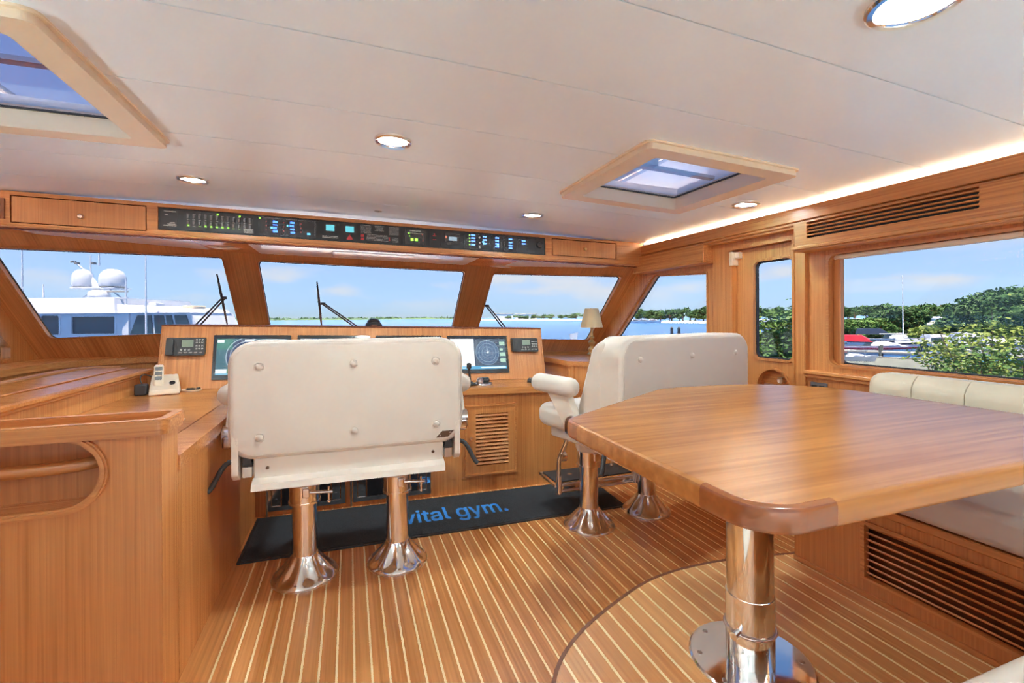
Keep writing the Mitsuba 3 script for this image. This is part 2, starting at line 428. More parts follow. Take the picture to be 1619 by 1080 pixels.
ZT, ZB = 1.99, 0.95
rd = lambda pts, r=0.03: Polygon(pts).buffer(-r).buffer(r)
WIN = [rd([(-2.24, 1.205), (-2.24, 1.835), (-0.985, 1.892), (-0.985, 1.265)]), rd([(-0.735, 1.15), (-0.735, 1.884), (1.085, 1.884), (1.085, 1.15)]),
       rd([(1.36, 1.19), (1.36, 1.872), (2.59, 1.862), (2.59, 1.19)])]
FR = [(-2.37, -0.86), (-0.86, 1.22), (1.22, 2.72)]
WF = struct('wall_front', 'varnished wood windshield frame of three raked panes', 'wall')
for i, ((a, b), w) in enumerate(zip(FR, WIN)):
    part(WF, 'frame_panel', rake(pxz(sbox(a, ZB, b, ZT).difference(w), 0, 0.07)), 'wood_zx')
    k = struct('window_%d' % (i + 1), ('left', 'centre', 'right')[i] + ' pane of the raked windshield', 'window')
    part(k, 'gasket', rake(pxz(w.buffer(0.002).difference(w.buffer(-0.004)), 0.050, 0.062)), 'rubber')
    part(k, 'trim', rake(pxz(w.buffer(0.011).difference(w.buffer(-0.004)), -0.006, 0.012)), 'wood_z')
    v, f = trimesh.creation.triangulate_polygon(w, engine='earcut')
    part(k, 'pane', rake(trimesh.Trimesh(np.c_[v[:, 0], np.full(len(v), 0.055), v[:, 1]], f, process=False)), 'glass')
# soffit under the overhead cabinet
sx = np.linspace(-2.36, 2.71, 40)
so = Polygon([(x, 3.72) for x in sx] + [(x, yw(x, 1.935) + 0.03) for x in sx[::-1]]).buffer(0)
hat = sbox(-0.122, 3.925, 0.516, 4.33)
SF = struct('trim_1', 'glossy varnished soffit between the overhead cabinet and the windshield', 'soffit')
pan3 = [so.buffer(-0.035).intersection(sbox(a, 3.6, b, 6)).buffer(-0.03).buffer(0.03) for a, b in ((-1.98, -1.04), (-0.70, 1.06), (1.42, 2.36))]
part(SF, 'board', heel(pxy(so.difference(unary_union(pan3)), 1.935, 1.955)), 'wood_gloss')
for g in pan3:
    part(SF, 'reflection_panel', heel(pxy(g.difference(hat.buffer(0.006)), 1.936, 1.955)), 'soffit_reflection', label='white panel painting the outdoor reflection on the varnished soffit')  # outdoor reflection painted as white panels, bare wood left at the pillars
part(SF, 'access_panel', heel(pxy(hat, 1.932, 1.95)), 'soffit_reflection', label='rectangular lift-out panel')
part(SF, 'groove', heel(pxy(hat.buffer(0.01), 1.951, 1.956)), 'wood_dark')
for x, y, s in ((-0.9, 4.06, 'left'), (1.40, 4.27, 'right')):
    k = thing('soffit_light', 'unlit oval cream light under the soffit above the %s windshield pillar' % s, 'light', 'soffit lights')
    m = trimesh.creation.icosphere(subdivisions=3); m.apply_scale((0.115, 0.055, 0.016)); m.apply_translation((x, y, 1.934)); m = heel(m)
    part(k, 'lens', m, 'cream_trim', smooth=True)
    part(k, 'base', heel(pxy(affinity.scale(Point(x, y).buffer(1), 0.122, 0.06), 1.930, 1.936)), 'wood_gloss')


# ---------------------------------------------------------------- side walls
def side_front(z, off=0.0):
    return float(yw(2.72, z)) - off


def mirror(poly):
    return poly


fz = [0.95, 1.4, 1.9, 2.0]
front = [(side_front(z), z) for z in fz]
swin = rd([(2.955, 1.06), (2.955, 1.815), (3.62, 1.858), (4.40, 1.145), (4.40, 1.06)], 0.025)
swin = Polygon([(2.955, 1.06), (2.955, 1.818), (3.655, 1.858), (4.44, 1.15), (4.44, 1.06)]).buffer(-0.025).buffer(0.025)
awin = rrect(-2.1, 1.962, 1.105, 1.765, 0.05)
dhole = sbox(2.18, -0.3, 2.67, 1.89)
outer = Polygon([(-2.65, -0.08), (4.86, -0.08)] + front + [(side_front(2.0), 2.2), (-2.65, 2.2)])


def hz(m, x):                 # the parts forward of the door lean with the windshield frame
    v = m.vertices.copy(); w = np.clip((v[:, 1] - 2.9) / 0.1, 0, 1); v[:, 2] -= K * x * w; m.vertices = v
    return m


WS = struct('wall_right', 'varnished starboard wall with windows and a side door', 'wall')
full = outer.difference(unary_union([awin, dhole]))
aft_part, fwd_part = full.intersection(sbox(-3, -1, 2.9, 3)), full.intersection(sbox(2.9, -1, 6, 3)).difference(affinity.translate(swin, 0, -K * 2.72))
part(WS, 'panel', pyz(aft_part, 2.72, 2.81), 'wood_z')
part(WS, 'panel', pyz(fwd_part, 2.72, 2.81), 'wood_z')
cas = sbox(2.095, 0.0, 2.865, 1.965).difference(sbox(2.18, -1, 2.67, 1.89))
part(WS, 'door_casing', pyz(cas, 2.695, 2.722), 'wood_z')
part(WS, 'door_casing', pyz(sbox(2.165, 0.0, 2.685, 1.905).difference(sbox(2.18, -1, 2.67, 1.89)), 2.688, 2.697), 'wood_z')
part(WS, 'cornice', box(2.62, 2.715, -2.6, 3.80, 1.985, 2.070, 0.004), 'wood_y')
part(WS, 'cornice_moulding', cat(box(2.632, 2.72, -2.6, 3.80, 1.965, 1.986, 0.004), box(2.645, 2.72, -2.6, 3.80, 1.948, 1.966, 0.003)), 'wood_y')
part(WS, 'sill_rail', cat(box(2.655, 2.73, -2.5, 2.085, 1.040, 1.062, 0.005), box(2.672, 2.73, -2.5, 2.085, 1.018, 1.041, 0.004)), 'wood_y')
part(WS, 'wainscot', box(2.70, 2.725, -2.5, 2.085, HP, 1.018), 'wood_z')
part(WS, 'aft_window_moulding', pyz(awin.buffer(0.012).difference(awin.buffer(-0.003)), 2.712, 2.73), 'wood_y')
sw2 = affinity.translate(swin, 0, -K * 2.72)
part(WS, 'side_window_moulding', pyz(sw2.buffer(0.012).difference(sw2.buffer(-0.003)), 2.712, 2.73), 'wood_z')
lc = put('wall_right__cove_light', box(2.665, 2.70, -2.55, 3.7, 2.0705, 2.0735), 'paper_white', emitter=emit((1.0, 0.88, 0.66), 2.4 * LAMP, 1.5))
labels[lc] = {'label': 'warm white light strip hidden behind the cornice'}
k = struct('window_4', 'forward starboard side window with a raked front edge', 'window')
part(k, 'gasket', pyz(sw2.buffer(0.002).difference(sw2.buffer(-0.012)), 2.775, 2.80), 'rubber')
part(k, 'inner_frame', pyz(sw2.buffer(0.001).difference(sw2.buffer(-0.018)), 2.745, 2.775), 'wood_z')
v, f = trimesh.creation.triangulate_polygon(sw2, engine='earcut')
part(k, 'pane', trimesh.Trimesh(np.c_[np.full(len(v), 2.788), v], f, process=False), 'glass')
k = struct('window_5', 'wide starboard side window beside the settee', 'window')
part(k, 'gasket', pyz(rrect(-2.1, 1.955, 1.105, 1.765, 0.04).buffer(0.002).difference(rrect(-2.1, 1.94, 1.118, 1.75, 0.04)), 2.785, 2.808), 'rubber')
part(k, 'inner_frame', cat(box(2.755, 2.785, 1.915, 1.960, 1.108, 1.763), box(2.755, 2.785, -2.1, 1.96, 1.105, 1.112)), 'wood_z')
part(k, 'shade_roll', box(2.745, 2.785, -2.08, 1.95, 1.735, 1.762, 0.004), 'cream_trim', label='cream roller shade rolled up under the window head')
v, f = trimesh.creation.triangulate_polygon(awin, engine='earcut')
part(k, 'pane', trimesh.Trimesh(np.c_[np.full(len(v), 2.797), v], f, process=False), 'glass')

# valance boxes
k = thing('window_valance', 'plain wood valance box above the forward starboard side window', 'valance')
part(k, 'box', cat(box(2.60, 2.722, 2.865, 3.80, 1.828, 1.966, 0.005)), 'wood_y')
part(k, 'bottom_moulding', cat(box(2.594, 2.722, 2.862, 3.80, 1.815, 1.830, 0.003)), 'wood_y')
k = thing('vent_valance', 'wood valance with a five slot air grille above the wide starboard window', 'valance')
slots = [rrect(1.205, 2.01, 1.867 + 0.0207 * i, 1.867 + 0.0207 * i + 0.0125, 0.006, 4) for i in range(5)]
part(k, 'front', pyz(sbox(-2.4, 1.825, 2.085, 1.968).difference(unary_union(slots)), 2.60, 2.615), 'wood_y')
part(k, 'body', cat(box(2.655, 2.722, -2.4, 2.085, 1.825, 1.966), box(2.61, 2.722, 2.07, 2.085, 1.825, 1.966), box(2.61, 2.66, -2.4, 2.07, 1.825, 1.84)), 'black_matt')
part(k, 'end_cap', box(2.601, 2.722, 2.0845, 2.0925, 1.825, 1.968), 'wood_z')
part(k, 'bottom_moulding', cat(box(2.590, 2.722, -2.4, 2.10, 1.803, 1.826, 0.004), box(2.60, 2.722, -2.4, 2.095, 1.793, 1.804, 0.003)), 'wood_y')
for i in range(4):
    z = 1.867 + 0.0207 * i + 0.0125
    part(k, 'slat', box(2.598, 2.62, 1.20, 2.015, z + 0.0005, z + 0.0077, 0.002), 'wood_y')

# door
DR = struct('door_1', 'varnished side door with a tall rounded glass', 'door')
glass = rrect(2.205, 2.517, 1.105, 1.785, 0.045)
circ = Point(2.36, 0.905).buffer(0.128, quad_segs=16)
part(DR, 'leaf', pyz(sbox(2.183, -0.2, 2.667, 1.886).difference(unary_union([glass, circ])), 2.735, 2.775), 'wood_z')
part(DR, 'glass_moulding', pyz(glass.buffer(0.016).difference(glass.buffer(-0.002)), 2.727, 2.74), 'wood_z')
part(DR, 'gasket', pyz(glass.buffer(0.001).difference(glass.buffer(-0.010)), 2.752, 2.773), 'rubber')
v, f = trimesh.creation.triangulate_polygon(glass, engine='earcut')
part(DR, 'pane', trimesh.Trimesh(np.c_[np.full(len(v), 2.765), v], f, process=False), 'glass')
part(DR, 'recess_ring', pyz(circ.buffer(0.012).difference(circ.buffer(-0.002)), 2.727, 2.74), 'wood_y')
part(DR, 'recess', pyz(circ.buffer(0.002), 2.768, 2.774), 'wood_y')
h = part(DR, 'latch', cat(cyl((2.768, 2.31, 0.965), (2.735, 2.31, 0.965), 0.022), rbox(2.725, 2.74, 2.31, 2.43, 0.915, 0.935, 0.007)), 'chrome', smooth=40)
k = thing('door_hinge_block', 'cream closer block at the top left corner of the side door', 'hinge')
part(k, 'body', box(2.68, 2.74, 2.655, 2.69, 1.775, 1.878, 0.004), 'cream_trim')
part(k, 'tab', box(2.70, 2.735, 2.615, 2.656, 1.825, 1.872, 0.003), 'cream_trim')
part(WS, 'sill', box(2.70, 2.85, 2.16, 2.69, -0.06, 0.02), 'wood_y')
k = thing('wall_socket', 'dark grey double power outlet in the starboard wall beside the settee back', 'outlet')
part(k, 'plate', box(2.688, 2.701, 1.955, 2.06, 0.90, 0.992, 0.003), 'grey_plastic')
for y in (1.985, 2.03):
    part(k, 'socket', rbox(2.682, 2.692, y - 0.017, y + 0.017, 0.918, 0.975, 0.0045, 1), 'black_gloss')

# port wall, aft wall
WP = struct('wall_left', 'varnished port wall with side windows', 'wall')
pw = [affinity.translate(swin, 0, K * 2.37), rrect(-2.1, 1.9, 1.12, 1.8, 0.05)]
part(WP, 'panel', pyz(Polygon([(-2.65, -1.2), (4.86, -1.2)] + [(y, z + 0.08) for y, z in front] + [(side_front(2.0), 2.3), (-2.65, 2.3)]).difference(unary_union(pw)), -2.46, -2.37), 'wood_z')
for i, w in enumerate(pw):
    k = struct('window_%d' % (6 + i), 'port side window', 'window')
    part(k, 'gasket', pyz(w.buffer(0.002).difference(w.buffer(-0.012)), -2.45, -2.42), 'rubber')
    part(k, 'moulding', pyz(w.buffer(0.014).difference(w.buffer(-0.003)), -2.378, -2.36), 'wood_z')
    v, f = trimesh.creation.triangulate_polygon(w, engine='earcut')
    part(k, 'pane', trimesh.Trimesh(np.c_[np.full(len(v), -2.44), v], f, process=False), 'glass')
part(WP, 'cornice', heel(box(-2.37, -2.27, -2.6, 3.80, 1.985, 2.065, 0.004)), 'wood_y')
lc = put('wall_left__cove_light', heel(box(-2.34, -2.305, -2.55, 3.7, 2.0655, 2.0685)), 'paper_white', emitter=emit((1.0, 0.88, 0.66), 2.4 * LAMP, 1.5))  # unseen port strip, added to help light the ceiling
WA = struct('wall_back', 'aft frame left wide open for light from the added aft deck, behind the camera', 'wall')
part(WA, 'post', cat(box(-2.46, -2.3, -2.66, -2.6, -0.1, 2.25), box(2.64, 2.80, -2.66, -2.6, -0.1, 2.2)), 'wood_z')
part(WA, 'header', heel(box(-2.45, 2.8, -2.66, -2.6, 2.06, 2.24)), 'wood_x')
AD = struct('added_aft_deck', 'white aft deck added behind the cabin to bounce sunlight inside', 'deck')  # unseen deck, added so sun bounces in through the opened aft end
part(AD, 'deck', box(-3.2, 3.5, -9.5, -2.66, -0.2, -0.05), 'white_gel')
part(AD, 'bulwark', cat(box(-3.2, -3.05, -9.5, -3.0, -0.05, 0.7), box(3.35, 3.5, -9.5, -3.0, -0.05, 0.7)), 'white_gel')
# ================================================================ overhead cabinet with the switch panel
OC = thing('overhead_cabinet', 'long varnished overhead cabinet across the front under the ceiling', 'cabinet')
zt = 2.158
drL, drR, grl = sbox(-1.962, 1.969, -1.277, 2.128), sbox(1.70, 1.99, 2.345, 2.130), sbox(-2.20, 1.985, -1.992, 2.108)
swp = sbox(-1.208, 1.980, 1.627, 2.133)
cutv = unary_union([drL.buffer(0.006, join_style=2), drR.buffer(0.006, join_style=2), swp, grl])
part(OC, 'front', heel(pxz(sbox(-2.37, 1.945, 2.64, zt).difference(cutv), 3.70, 3.722)), 'wood_x')
part(OC, 'carcass', heel(box(-2.37, 2.64, 3.735, 3.78, 1.93, zt)), 'wood_dark')
part(OC, 'bottom_rail', heel(box(-2.37, 2.64, 3.694, 3.78, 1.936, 1.950, 0.004)), 'wood_x')
for nm, d in (('drawer', drL), ('drawer', drR)):
    kk = part(OC, 'drawer', heel(pxz(d, 3.704, 3.722)), 'wood_z')
    x0, z0, x1, z1 = d.bounds; cx, czz = (x0 + x1) / 2, (z0 + z1) / 2 - (0.02 if x0 < 0 else 0.0)
    kn = lathe([(0, 0.022), (0.012, 0.020), (0.016, 0.012), (0.010, 0.006), (0.013, 0)], n=20)
    kn.apply_transform(trimesh.transformations.rotation_matrix(math.pi / 2, [1, 0, 0])); kn.apply_translation((cx, 3.704, czz))
    put(kk + '__knob', heel(kn), 'brass' if x0 > 0 else 'chrome', smooth=40)
part(OC, 'grille_frame', heel(pxz(grl.buffer(0.001).difference(grl.buffer(-0.018)), 3.692, 3.722)), 'wood_dark')
part(OC, 'grille', heel(pxz(grl.buffer(-0.018), 3.71, 3.716)), 'bronze')
SP = thing('switch_panel', 'long black switch panel with blue and green lights in the overhead cabinet', 'switch panel')
FY = 3.706


def plate(x0, x1, z0, z1, dy=0.0, th=0.004, c=0.0):
    return heel(box(x0, x1, FY - dy - th, FY - dy, z0, z1))


part(SP, 'back_plate', heel(box(-1.206, 1.625, FY, FY + 0.012, 1.981, 2.132)), 'panel_black')
mods = [('breaker_module', -1.195, -0.645), ('switch_module', -0.595, -0.222), ('gauge_module', -0.196, -0.060), ('gauge_module', -0.052, 0.066), ('label_module', 0.074, 0.385),
        ('alarm_module', 0.398, 0.602), ('lamp_module', 0.612, 0.696), ('meter_module', 0.705, 0.880), ('switch_module', 0.895, 1.530), ('socket_module', 1.535, 1.612)]
keys = [part(SP, n, plate(a, b, 1.990, 2.124), 'black_matt' if n in ('breaker_module', 'switch_module') and a < 0 else 'panel_black') for n, a, b in mods]
pl = lambda x, z, w, h, dy=0.004, th=0.003: plate(x - w / 2, x + w / 2, z - h / 2, z + h / 2, dy, th)
em = lambda key, name, ms, col, s: put(key + '__' + name, cat(*ms), 'black_matt', emitter=emit(col, s))
# breakers with toggles
part(SP, 'emblem_plate', cat(pl(-1.14, 2.057, 0.085, 0.10, 0.004, 0.001)), 'black_matt')
k0 = keys[0]
put(k0 + '__toggle', cat(*[pl(-1.035 + 0.034 * i, z, 0.012, 0.022, 0.004, 0.012) for i in range(12) for z in (2.082, 2.040)]), 'grey_plastic')
labels[k0 + '__toggle'] = {'kind': 'stuff', 'label': 'rows of small breaker toggles'}
put(k0 + '__lettering', cat(*[pl(-1.035 + 0.034 * i, z, 0.015, 0.004) for i in range(12) for z in (2.100, 2.062, 2.020)], *[pl(-1.14 + dx, z, w, 0.006) for dx, z, w in ((0, 2.108, 0.07), (-0.02, 2.085, 0.02), (0, 2.012, 0.075), (0.01, 2.022, 0.05), (0.015, 2.032, 0.03))], *[pl(-0.67, 2.0 + 0.008 * i, 0.06, 0.004) for i in range(4)]), 'print_white')
labels[k0 + '__lettering'] = {'kind': 'stuff'}
em(k0, 'green_light', [pl(x, z, 0.012, 0.012) for x, z in [(-0.86, 2.112), (-0.725, 2.110), (-0.60, 2.112)] + [(-1.035 + 0.034 * i, 2.022) for i in (0, 3, 4, 5, 6, 7)]] + [pl(-1.035 + 0.034 * i, 2.019, 0.006, 0.006) for i in (2, 8, 9, 10, 11)], (0.28, 0.8, 0.04), 1.5)
labels[k0 + '__green_light'] = {'kind': 'stuff', 'label': 'small green pilot lights'}
k1 = keys[1]
put(k1 + '__rim', cat(pl(-0.41, 2.116, 0.33, 0.004), pl(-0.235, 2.06, 0.004, 0.12)), 'grey_plastic')
em(k1, 'blue_light', [pl(x, z, 0.030, h) for x, z, h in [(-0.50, 2.092, 0.016), (-0.50, 2.070, 0.007), (-0.505, 2.047, 0.016), (-0.50, 2.022, 0.016), (-0.388, 2.094, 0.014), (-0.392, 2.070, 0.014), (-0.388, 2.046, 0.012), (-0.386, 2.022, 0.014)]], (0.05, 0.20, 1.0), 2.6)
em(k1, 'cyan_light', [pl(-0.525, 2.047, 0.012, 0.016), pl(-0.42, 2.070, 0.012, 0.014), pl(-0.278, 2.02, 0.024, 0.014)], (0.12, 0.6, 1.0), 1.6)
em(k1, 'red_light', [pl(x, z, 0.007, 0.007) for x in (-0.558, -0.445, -0.33) for z in (2.09, 2.06, 2.03)], (0.6, 0.06, 0.05), 0.9)
for q, x in ((keys[2], -0.130), (keys[3], 0.008)):
    put(q + '__bezel', pl(x, 2.078, 0.092, 0.070, 0.004, 0.004), 'black_matt')
    em(q, 'screen', [pl(x, 2.078, 0.060, 0.046, 0.008, 0.001)], (0.14, 0.72, 0.85), 0.85)
put(keys[2] + '__lettering', cat(pl(-0.13, 2.015, 0.11, 0.006), pl(-0.13, 2.005, 0.11, 0.006)), 'print_white')
put(keys[3] + '__warning_mark', cat(heel(pxz(Polygon([(-0.017, 2.000), (0.033, 2.000), (0.008, 2.040)]), FY - 0.007, FY - 0.004))), 'print_red')
q = keys[4]
put(q + '__lettering', cat(*[pl(0.125, 2.118 - 0.0095 * i, 0.075, 0.003) for i in range(7)], *[pl(0.335, 2.118 - 0.0095 * i, 0.075, 0.003) for i in range(7)], *[pl(0.225, 2.118 - 0.011 * i, 0.07 - 0.01 * (i % 3), 0.004) for i in range(4)], *[pl(0.21, 2.048 - 0.010 * i, 0.16, 0.003) for i in range(5)], *[pl(0.345, 2.035 - 0.010 * i, 0.05, 0.003) for i in range(4)]), 'print_white')
labels[q + '__lettering'] = {'kind': 'stuff', 'label': 'blocks of small white print'}
put(q + '__warning_mark', cat(pl(0.10, 2.038, 0.022, 0.02), pl(0.10, 2.012, 0.022, 0.02), pl(0.30, 2.025, 0.008, 0.03)), 'print_red')
q = keys[5]
put(q + '__bezel', pl(0.50, 2.057, 0.165, 0.115, 0.004, 0.003), 'black_gloss')
put(q + '__lettering', cat(pl(0.50, 2.104, 0.09, 0.007, 0.007, 0.001), pl(0.50, 2.085, 0.13, 0.003, 0.007, 0.001), pl(0.56, 2.05, 0.003, 0.05, 0.007, 0.001)), 'print_white')
em(q, 'green_light', [pl(0.475, 2.035, 0.022, 0.020, 0.007), pl(0.508, 2.035, 0.022, 0.020, 0.007), pl(0.45, 2.083, 0.008, 0.008, 0.007), pl(0.455, 2.06, 0.006, 0.006, 0.007)], (0.22, 0.9, 0.04), 3.2)
em(q, 'red_light', [pl(0.555, 2.08, 0.007, 0.007, 0.007), pl(0.562, 2.035, 0.007, 0.007, 0.007)], (0.7, 0.08, 0.05), 1.2)
q = keys[6]
put(q + '__lettering', cat(pl(0.654, 2.078, 0.03, 0.006), pl(0.654, 2.045, 0.03, 0.006), pl(0.654, 2.092, 0.012, 0.012)), 'print_red')
q = keys[7]
put(q + '__bezel', pl(0.80, 2.062, 0.125, 0.10, 0.004, 0.004), 'black_gloss')
em(q, 'screen', [pl(0.805, 2.064, 0.068, 0.032, 0.008, 0.001)], (0.42, 0.58, 0.70), 0.7)
em(q, 'red_light', [pl(0.748, 2.075, 0.010, 0.018, 0.008, 0.001)], (0.9, 0.25, 0.15), 1.0)
q = keys[8]
put(q + '__divider', cat(*[pl(x, 2.057, 0.004, 0.125) for x in (1.01, 1.135, 1.26, 1.385, 1.46)]), 'black_matt')
em(q, 'blue_light', [pl(x, z, 0.034, 0.013) for x, zs in ((0.975, (2.108, 2.082, 2.056, 2.028)), (1.075, (2.102, 2.074, 2.045)), (1.185, (2.100, 2.074, 2.050, 2.026)), (1.305, (2.096, 2.070, 2.044, 2.020)), (1.425, (2.092, 2.066))) for z in zs], (0.08, 0.24, 1.0), 2.6)
labels[q + '__blue_light'] = {'kind': 'stuff', 'label': 'rows of small blue lights'}
em(q, 'green_light', [pl(0.944, z, 0.010, 0.010) for z in (2.106, 2.080, 2.054, 2.028)], (0.35, 0.8, 0.12), 1.6)
em(q, 'cyan_light', [pl(x, z, 0.016, 0.009) for x, z in ((1.062, 2.058), (1.075, 2.040), (1.19, 2.04))], (0.15, 0.65, 1.0), 1.8)
put(q + '__switch', cat(*[pl(1.03, z, 0.014, 0.014, 0.004, 0.01) for z in (2.09, 2.045, 2.01)]), 'print_white')
kn = lathe([(0, 0.016), (0.022, 0.014), (0.028, 0.004), (0.028, 0)], n=24); kn.apply_transform(trimesh.transformations.rotation_matrix(math.pi / 2, [1, 0, 0])); kn.apply_translation((1.572, FY - 0.004, 2.066))
put(keys[9] + '__cap', heel(kn), 'black_gloss', smooth=40)

# ================================================================ console: base, worktop, instrument panel
yf = lambda x: 3.66 - 0.0508 * (x + 0.63)


def face(m):                  # flat work built around y = 0 on the console's front
    v = m.vertices.copy(); v[:, 1] += yf(v[:, 0]); m.vertices = v; return m


CB = thing('helm_console_base', 'varnished console base running along the port side and across the front', 'cabinet')
m = pxy(Polygon([(-1.375, 2.115), (-0.63, 2.115), (-0.63, yf(-0.63)), (1.86, yf(1.86)), (1.86, 4.3), (-1.375, 4.3)]), 0.0, 0.812)
v = m.vertices.copy(); v[:, 2] -= np.where(v[:, 2] > 0.4, K * v[:, 0], 0); m.vertices = v
part(CB, 'carcass', m, 'wood_z')
dd = thing('louvre_door', 'varnished louvred door in the console front beside the near helm chair', 'door')
o, i_ = sbox(0.875, 0.140, 1.285, 0.690), sbox(0.953, 0.210, 1.222, 0.625)
part(dd, 'frame', face(pxz(o.difference(i_), -0.016, -0.001)), 'wood_z')
part(dd, 'edge_moulding', face(pxz(o.buffer(0.008, join_style=2).difference(o.buffer(-0.006, join_style=2)), -0.022, -0.001)), 'wood_x')
part(dd, 'backing', face(box(0.945, 1.23, -0.002, -0.0005, 0.20, 0.635)), 'wood_dark')
for n in range(14):
    z = 0.225 + n * 0.0295
    s = box(0.951, 1.224, -0.006, 0.006, -0.011, 0.011, 0.002); s.apply_transform(trimesh.transformations.rotation_matrix(math.radians(-38), [1, 0, 0])); s.apply_translation((0, -0.010, z))
    part(dd, 'slat', face(s), 'wood_x')
lk = lathe([(0, 0.010), (0.008, 0.009), (0.012, 0.0)], n=16); lk.apply_transform(trimesh.transformations.rotation_matrix(math.pi / 2, [1, 0, 0])); lk.apply_translation((0.912, -0.016, 0.43))
part(dd, 'lock', face(lk), 'chrome', smooth=40)
for a, b in ((-0.56, -0.035), (0.02, 0.592)):
    p = thing('framed_panel', 'black panel in a polished steel frame at the console foot, %s of the two' % ('left' if a < 0 else 'right'), 'panel', 'steel framed panels at the foot of the console')
    o = sbox(a, 0.035, b, 0.40)
    part(p, 'frame', face(pxz(o.difference(sbox(a + 0.03, 0.065, b - 0.03, 0.375)), -0.020, -0.001)), 'chrome')
    for c0 in (a + 0.034, b - 0.092):
        part(p, 'side_strap', face(box(c0, c0 + 0.058, -0.012, -0.001, 0.066, 0.374, 0.003)), 'chrome')
    part(p, 'plate', face(box(a + 0.10, b - 0.10, -0.016, -0.001, 0.064, 0.376)), 'black_gloss')
    part(p, 'hinge', face(cat(cyl((a + 0.004, -0.022, 0.0) if a < 0 else (a - 0.014, -0.022, 0.01), (a + 0.004, -0.022, 0.38) if a < 0 else (a - 0.014, -0.022, 0.38), 0.007), *[cyl((x, -0.012, z), (x, -0.016, z), 0.008, n=12) for x in (a + 0.063, b - 0.063) for z in (0.11, 0.33)])), 'chrome', smooth=40)

WT = thing('helm_worktop', 'glossy varnished worktop of the console', 'worktop')
wt = Polygon([(-1.383, 2.115), (-0.645 + 0.02, 2.115), (-0.625, yf(-0.63) - 0.03), (1.86, yf(1.86) - 0.03), (1.855, 4.05), (-1.383, 4.05)])
gap = LineString([(-0.745, 2.05), (-0.745, 3.70), (-0.66, 3.80)]).buffer(0.0018)
part(WT, 'top', heel(pxy(wt.difference(gap).buffer(-0.0005), 0.812, 0.860)), 'wood_mirror')
part(WT, 'edge', heel(cat(pxy(wt.buffer(0.003).difference(wt.buffer(-0.010)).intersection(sbox(-0.7, 2.0, 1.87, yf(1.86) + 0.14)), 0.806, 0.8605))), 'wood_gloss')
lt = lathe([(0.020, 0.0), (0.020, 0.003), (0.014, 0.005), (0, 0.004)], (-0.83, 2.83, 0.8605), 24)
part(WT, 'flush_latch', heel(lt), 'chrome', smooth=40)


def ypan(z):
    return 3.97 + 0.258 * (z - 0.86)


def pan(m):
    v = m.vertices.copy(); v[:, 1] += ypan(v[:, 2]); m.vertices = v; return heel(m)


DB = thing('instrument_console', 'upright varnished instrument panel behind the worktop', 'console')
m = pyz(Polygon([(3.97, 0.862), (ypan(1.325), 1.325), (4.46, 1.325), (4.62, 0.862)]), -1.31, 1.74)
part(DB, 'body', heel(m), 'wood_zx')
part(DB, 'top_trim', heel(box(-1.315, 1.745, ypan(1.325) - 0.008, 4.47, 1.324, 1.334, 0.003)), 'wood_dark')
part(DB, 'end_trim', cat(*[pan(box(x - 0.006, x + 0.006, -0.005, 0.01, 0.862, 1.326)) for x in (-1.308, 1.738)]), 'wood_z')


def ring(cx, cy, r, w):
    return Point(cx, cy).buffer(r, quad_segs=24).difference(Point(cx, cy).buffer(r - w, quad_segs=24))


def display(x0, x1, label, content):
    k = thing('navigation_display', label, 'display', 'navigation displays in the console')
    z0, z1 = 0.925, 1.258
    part(k, 'bezel', pan(pxz(rrect(x0, x1, z0, z1, 0.008), -0.012, 0.0)), 'black_gloss')
    a, b, c, d = x0 + 0.022, x1 - 0.022, z0 + 0.036, z1 - 0.028
    lev = [0]
    def fill(name, poly, col, s=1.0):
        lev[0] += 1
        poly = poly.intersection(sbox(a, c, b, d))
        for q_ in polys(poly):
            put(k + '__' + name, pan(pxz(q_, -0.0120 - 0.0004 * lev[0] - 0.0003, -0.0120 - 0.0004 * lev[0] + 0.0003)), 'black_matt', emitter=emit(col, s))
    content(fill, a, b, c, d)


def chart(fill, a, b, c, d):
    w, h = b - a, d - c
    fill('screen', sbox(a, c, b, d), srgb(38, 96, 112))
    fill('chart_area', unary_union([Point(a + 0.42 * w, c + 0.5 * h).buffer(0.50 * h)]), srgb(34, 58, 96))
    fill('chart_land', unary_union([sbox(a, c + 0.70 * h, a + 0.22 * w, d), sbox(a + .62 * w, c, b, c + .3 * h)]), srgb(46, 122, 110))
    fill('range_ring', unary_union([ring(a + 0.42 * w, c + 0.5 * h, r * h, 0.004) for r in (0.53, 0.43, 0.30, 0.15)]), srgb(190, 205, 220))
    fill('data_box', unary_union([sbox(a + 0.005, d - 0.03, a + 0.05, d - 0.006), sbox(a, c + 0.012, a + 0.075, c + 0.042), sbox(a + .38 * w, d - 0.022, a + .52 * w, d - 0.004), sbox(a + .62 * w, d - 0.02, b - 0.01, d - 0.004)]), srgb(225, 232, 236))
    fill('status_bar', sbox(a, c, b, c + 0.010), srgb(120, 190, 220))
    fill('marker', sbox(a + 0.078, c + 0.014, a + 0.092, c + 0.04), srgb(40, 150, 70))


def pale(fill, a, b, c, d):
    w, h = b - a, d - c
    fill('screen', sbox(a, c, b, d), srgb(226, 238, 246))
    fill('chart_water', sbox(a + 0.16 * w, c + 0.35 * h, a + 0.45 * w, d), srgb(60, 160, 220))
    fill('status_bar', sbox(a, c, b, c + 0.02), srgb(60, 110, 150))
    fill('side_column', sbox(b - 0.14 * w, c, b, d), srgb(40, 70, 110))
    fill('data_box', unary_union([sbox(b - 0.13 * w, c + t * h, b - 0.01 * w, c + (t + 0.13) * h) for t in (0.1, 0.3, 0.5, 0.7)]), srgb(190, 215, 225))


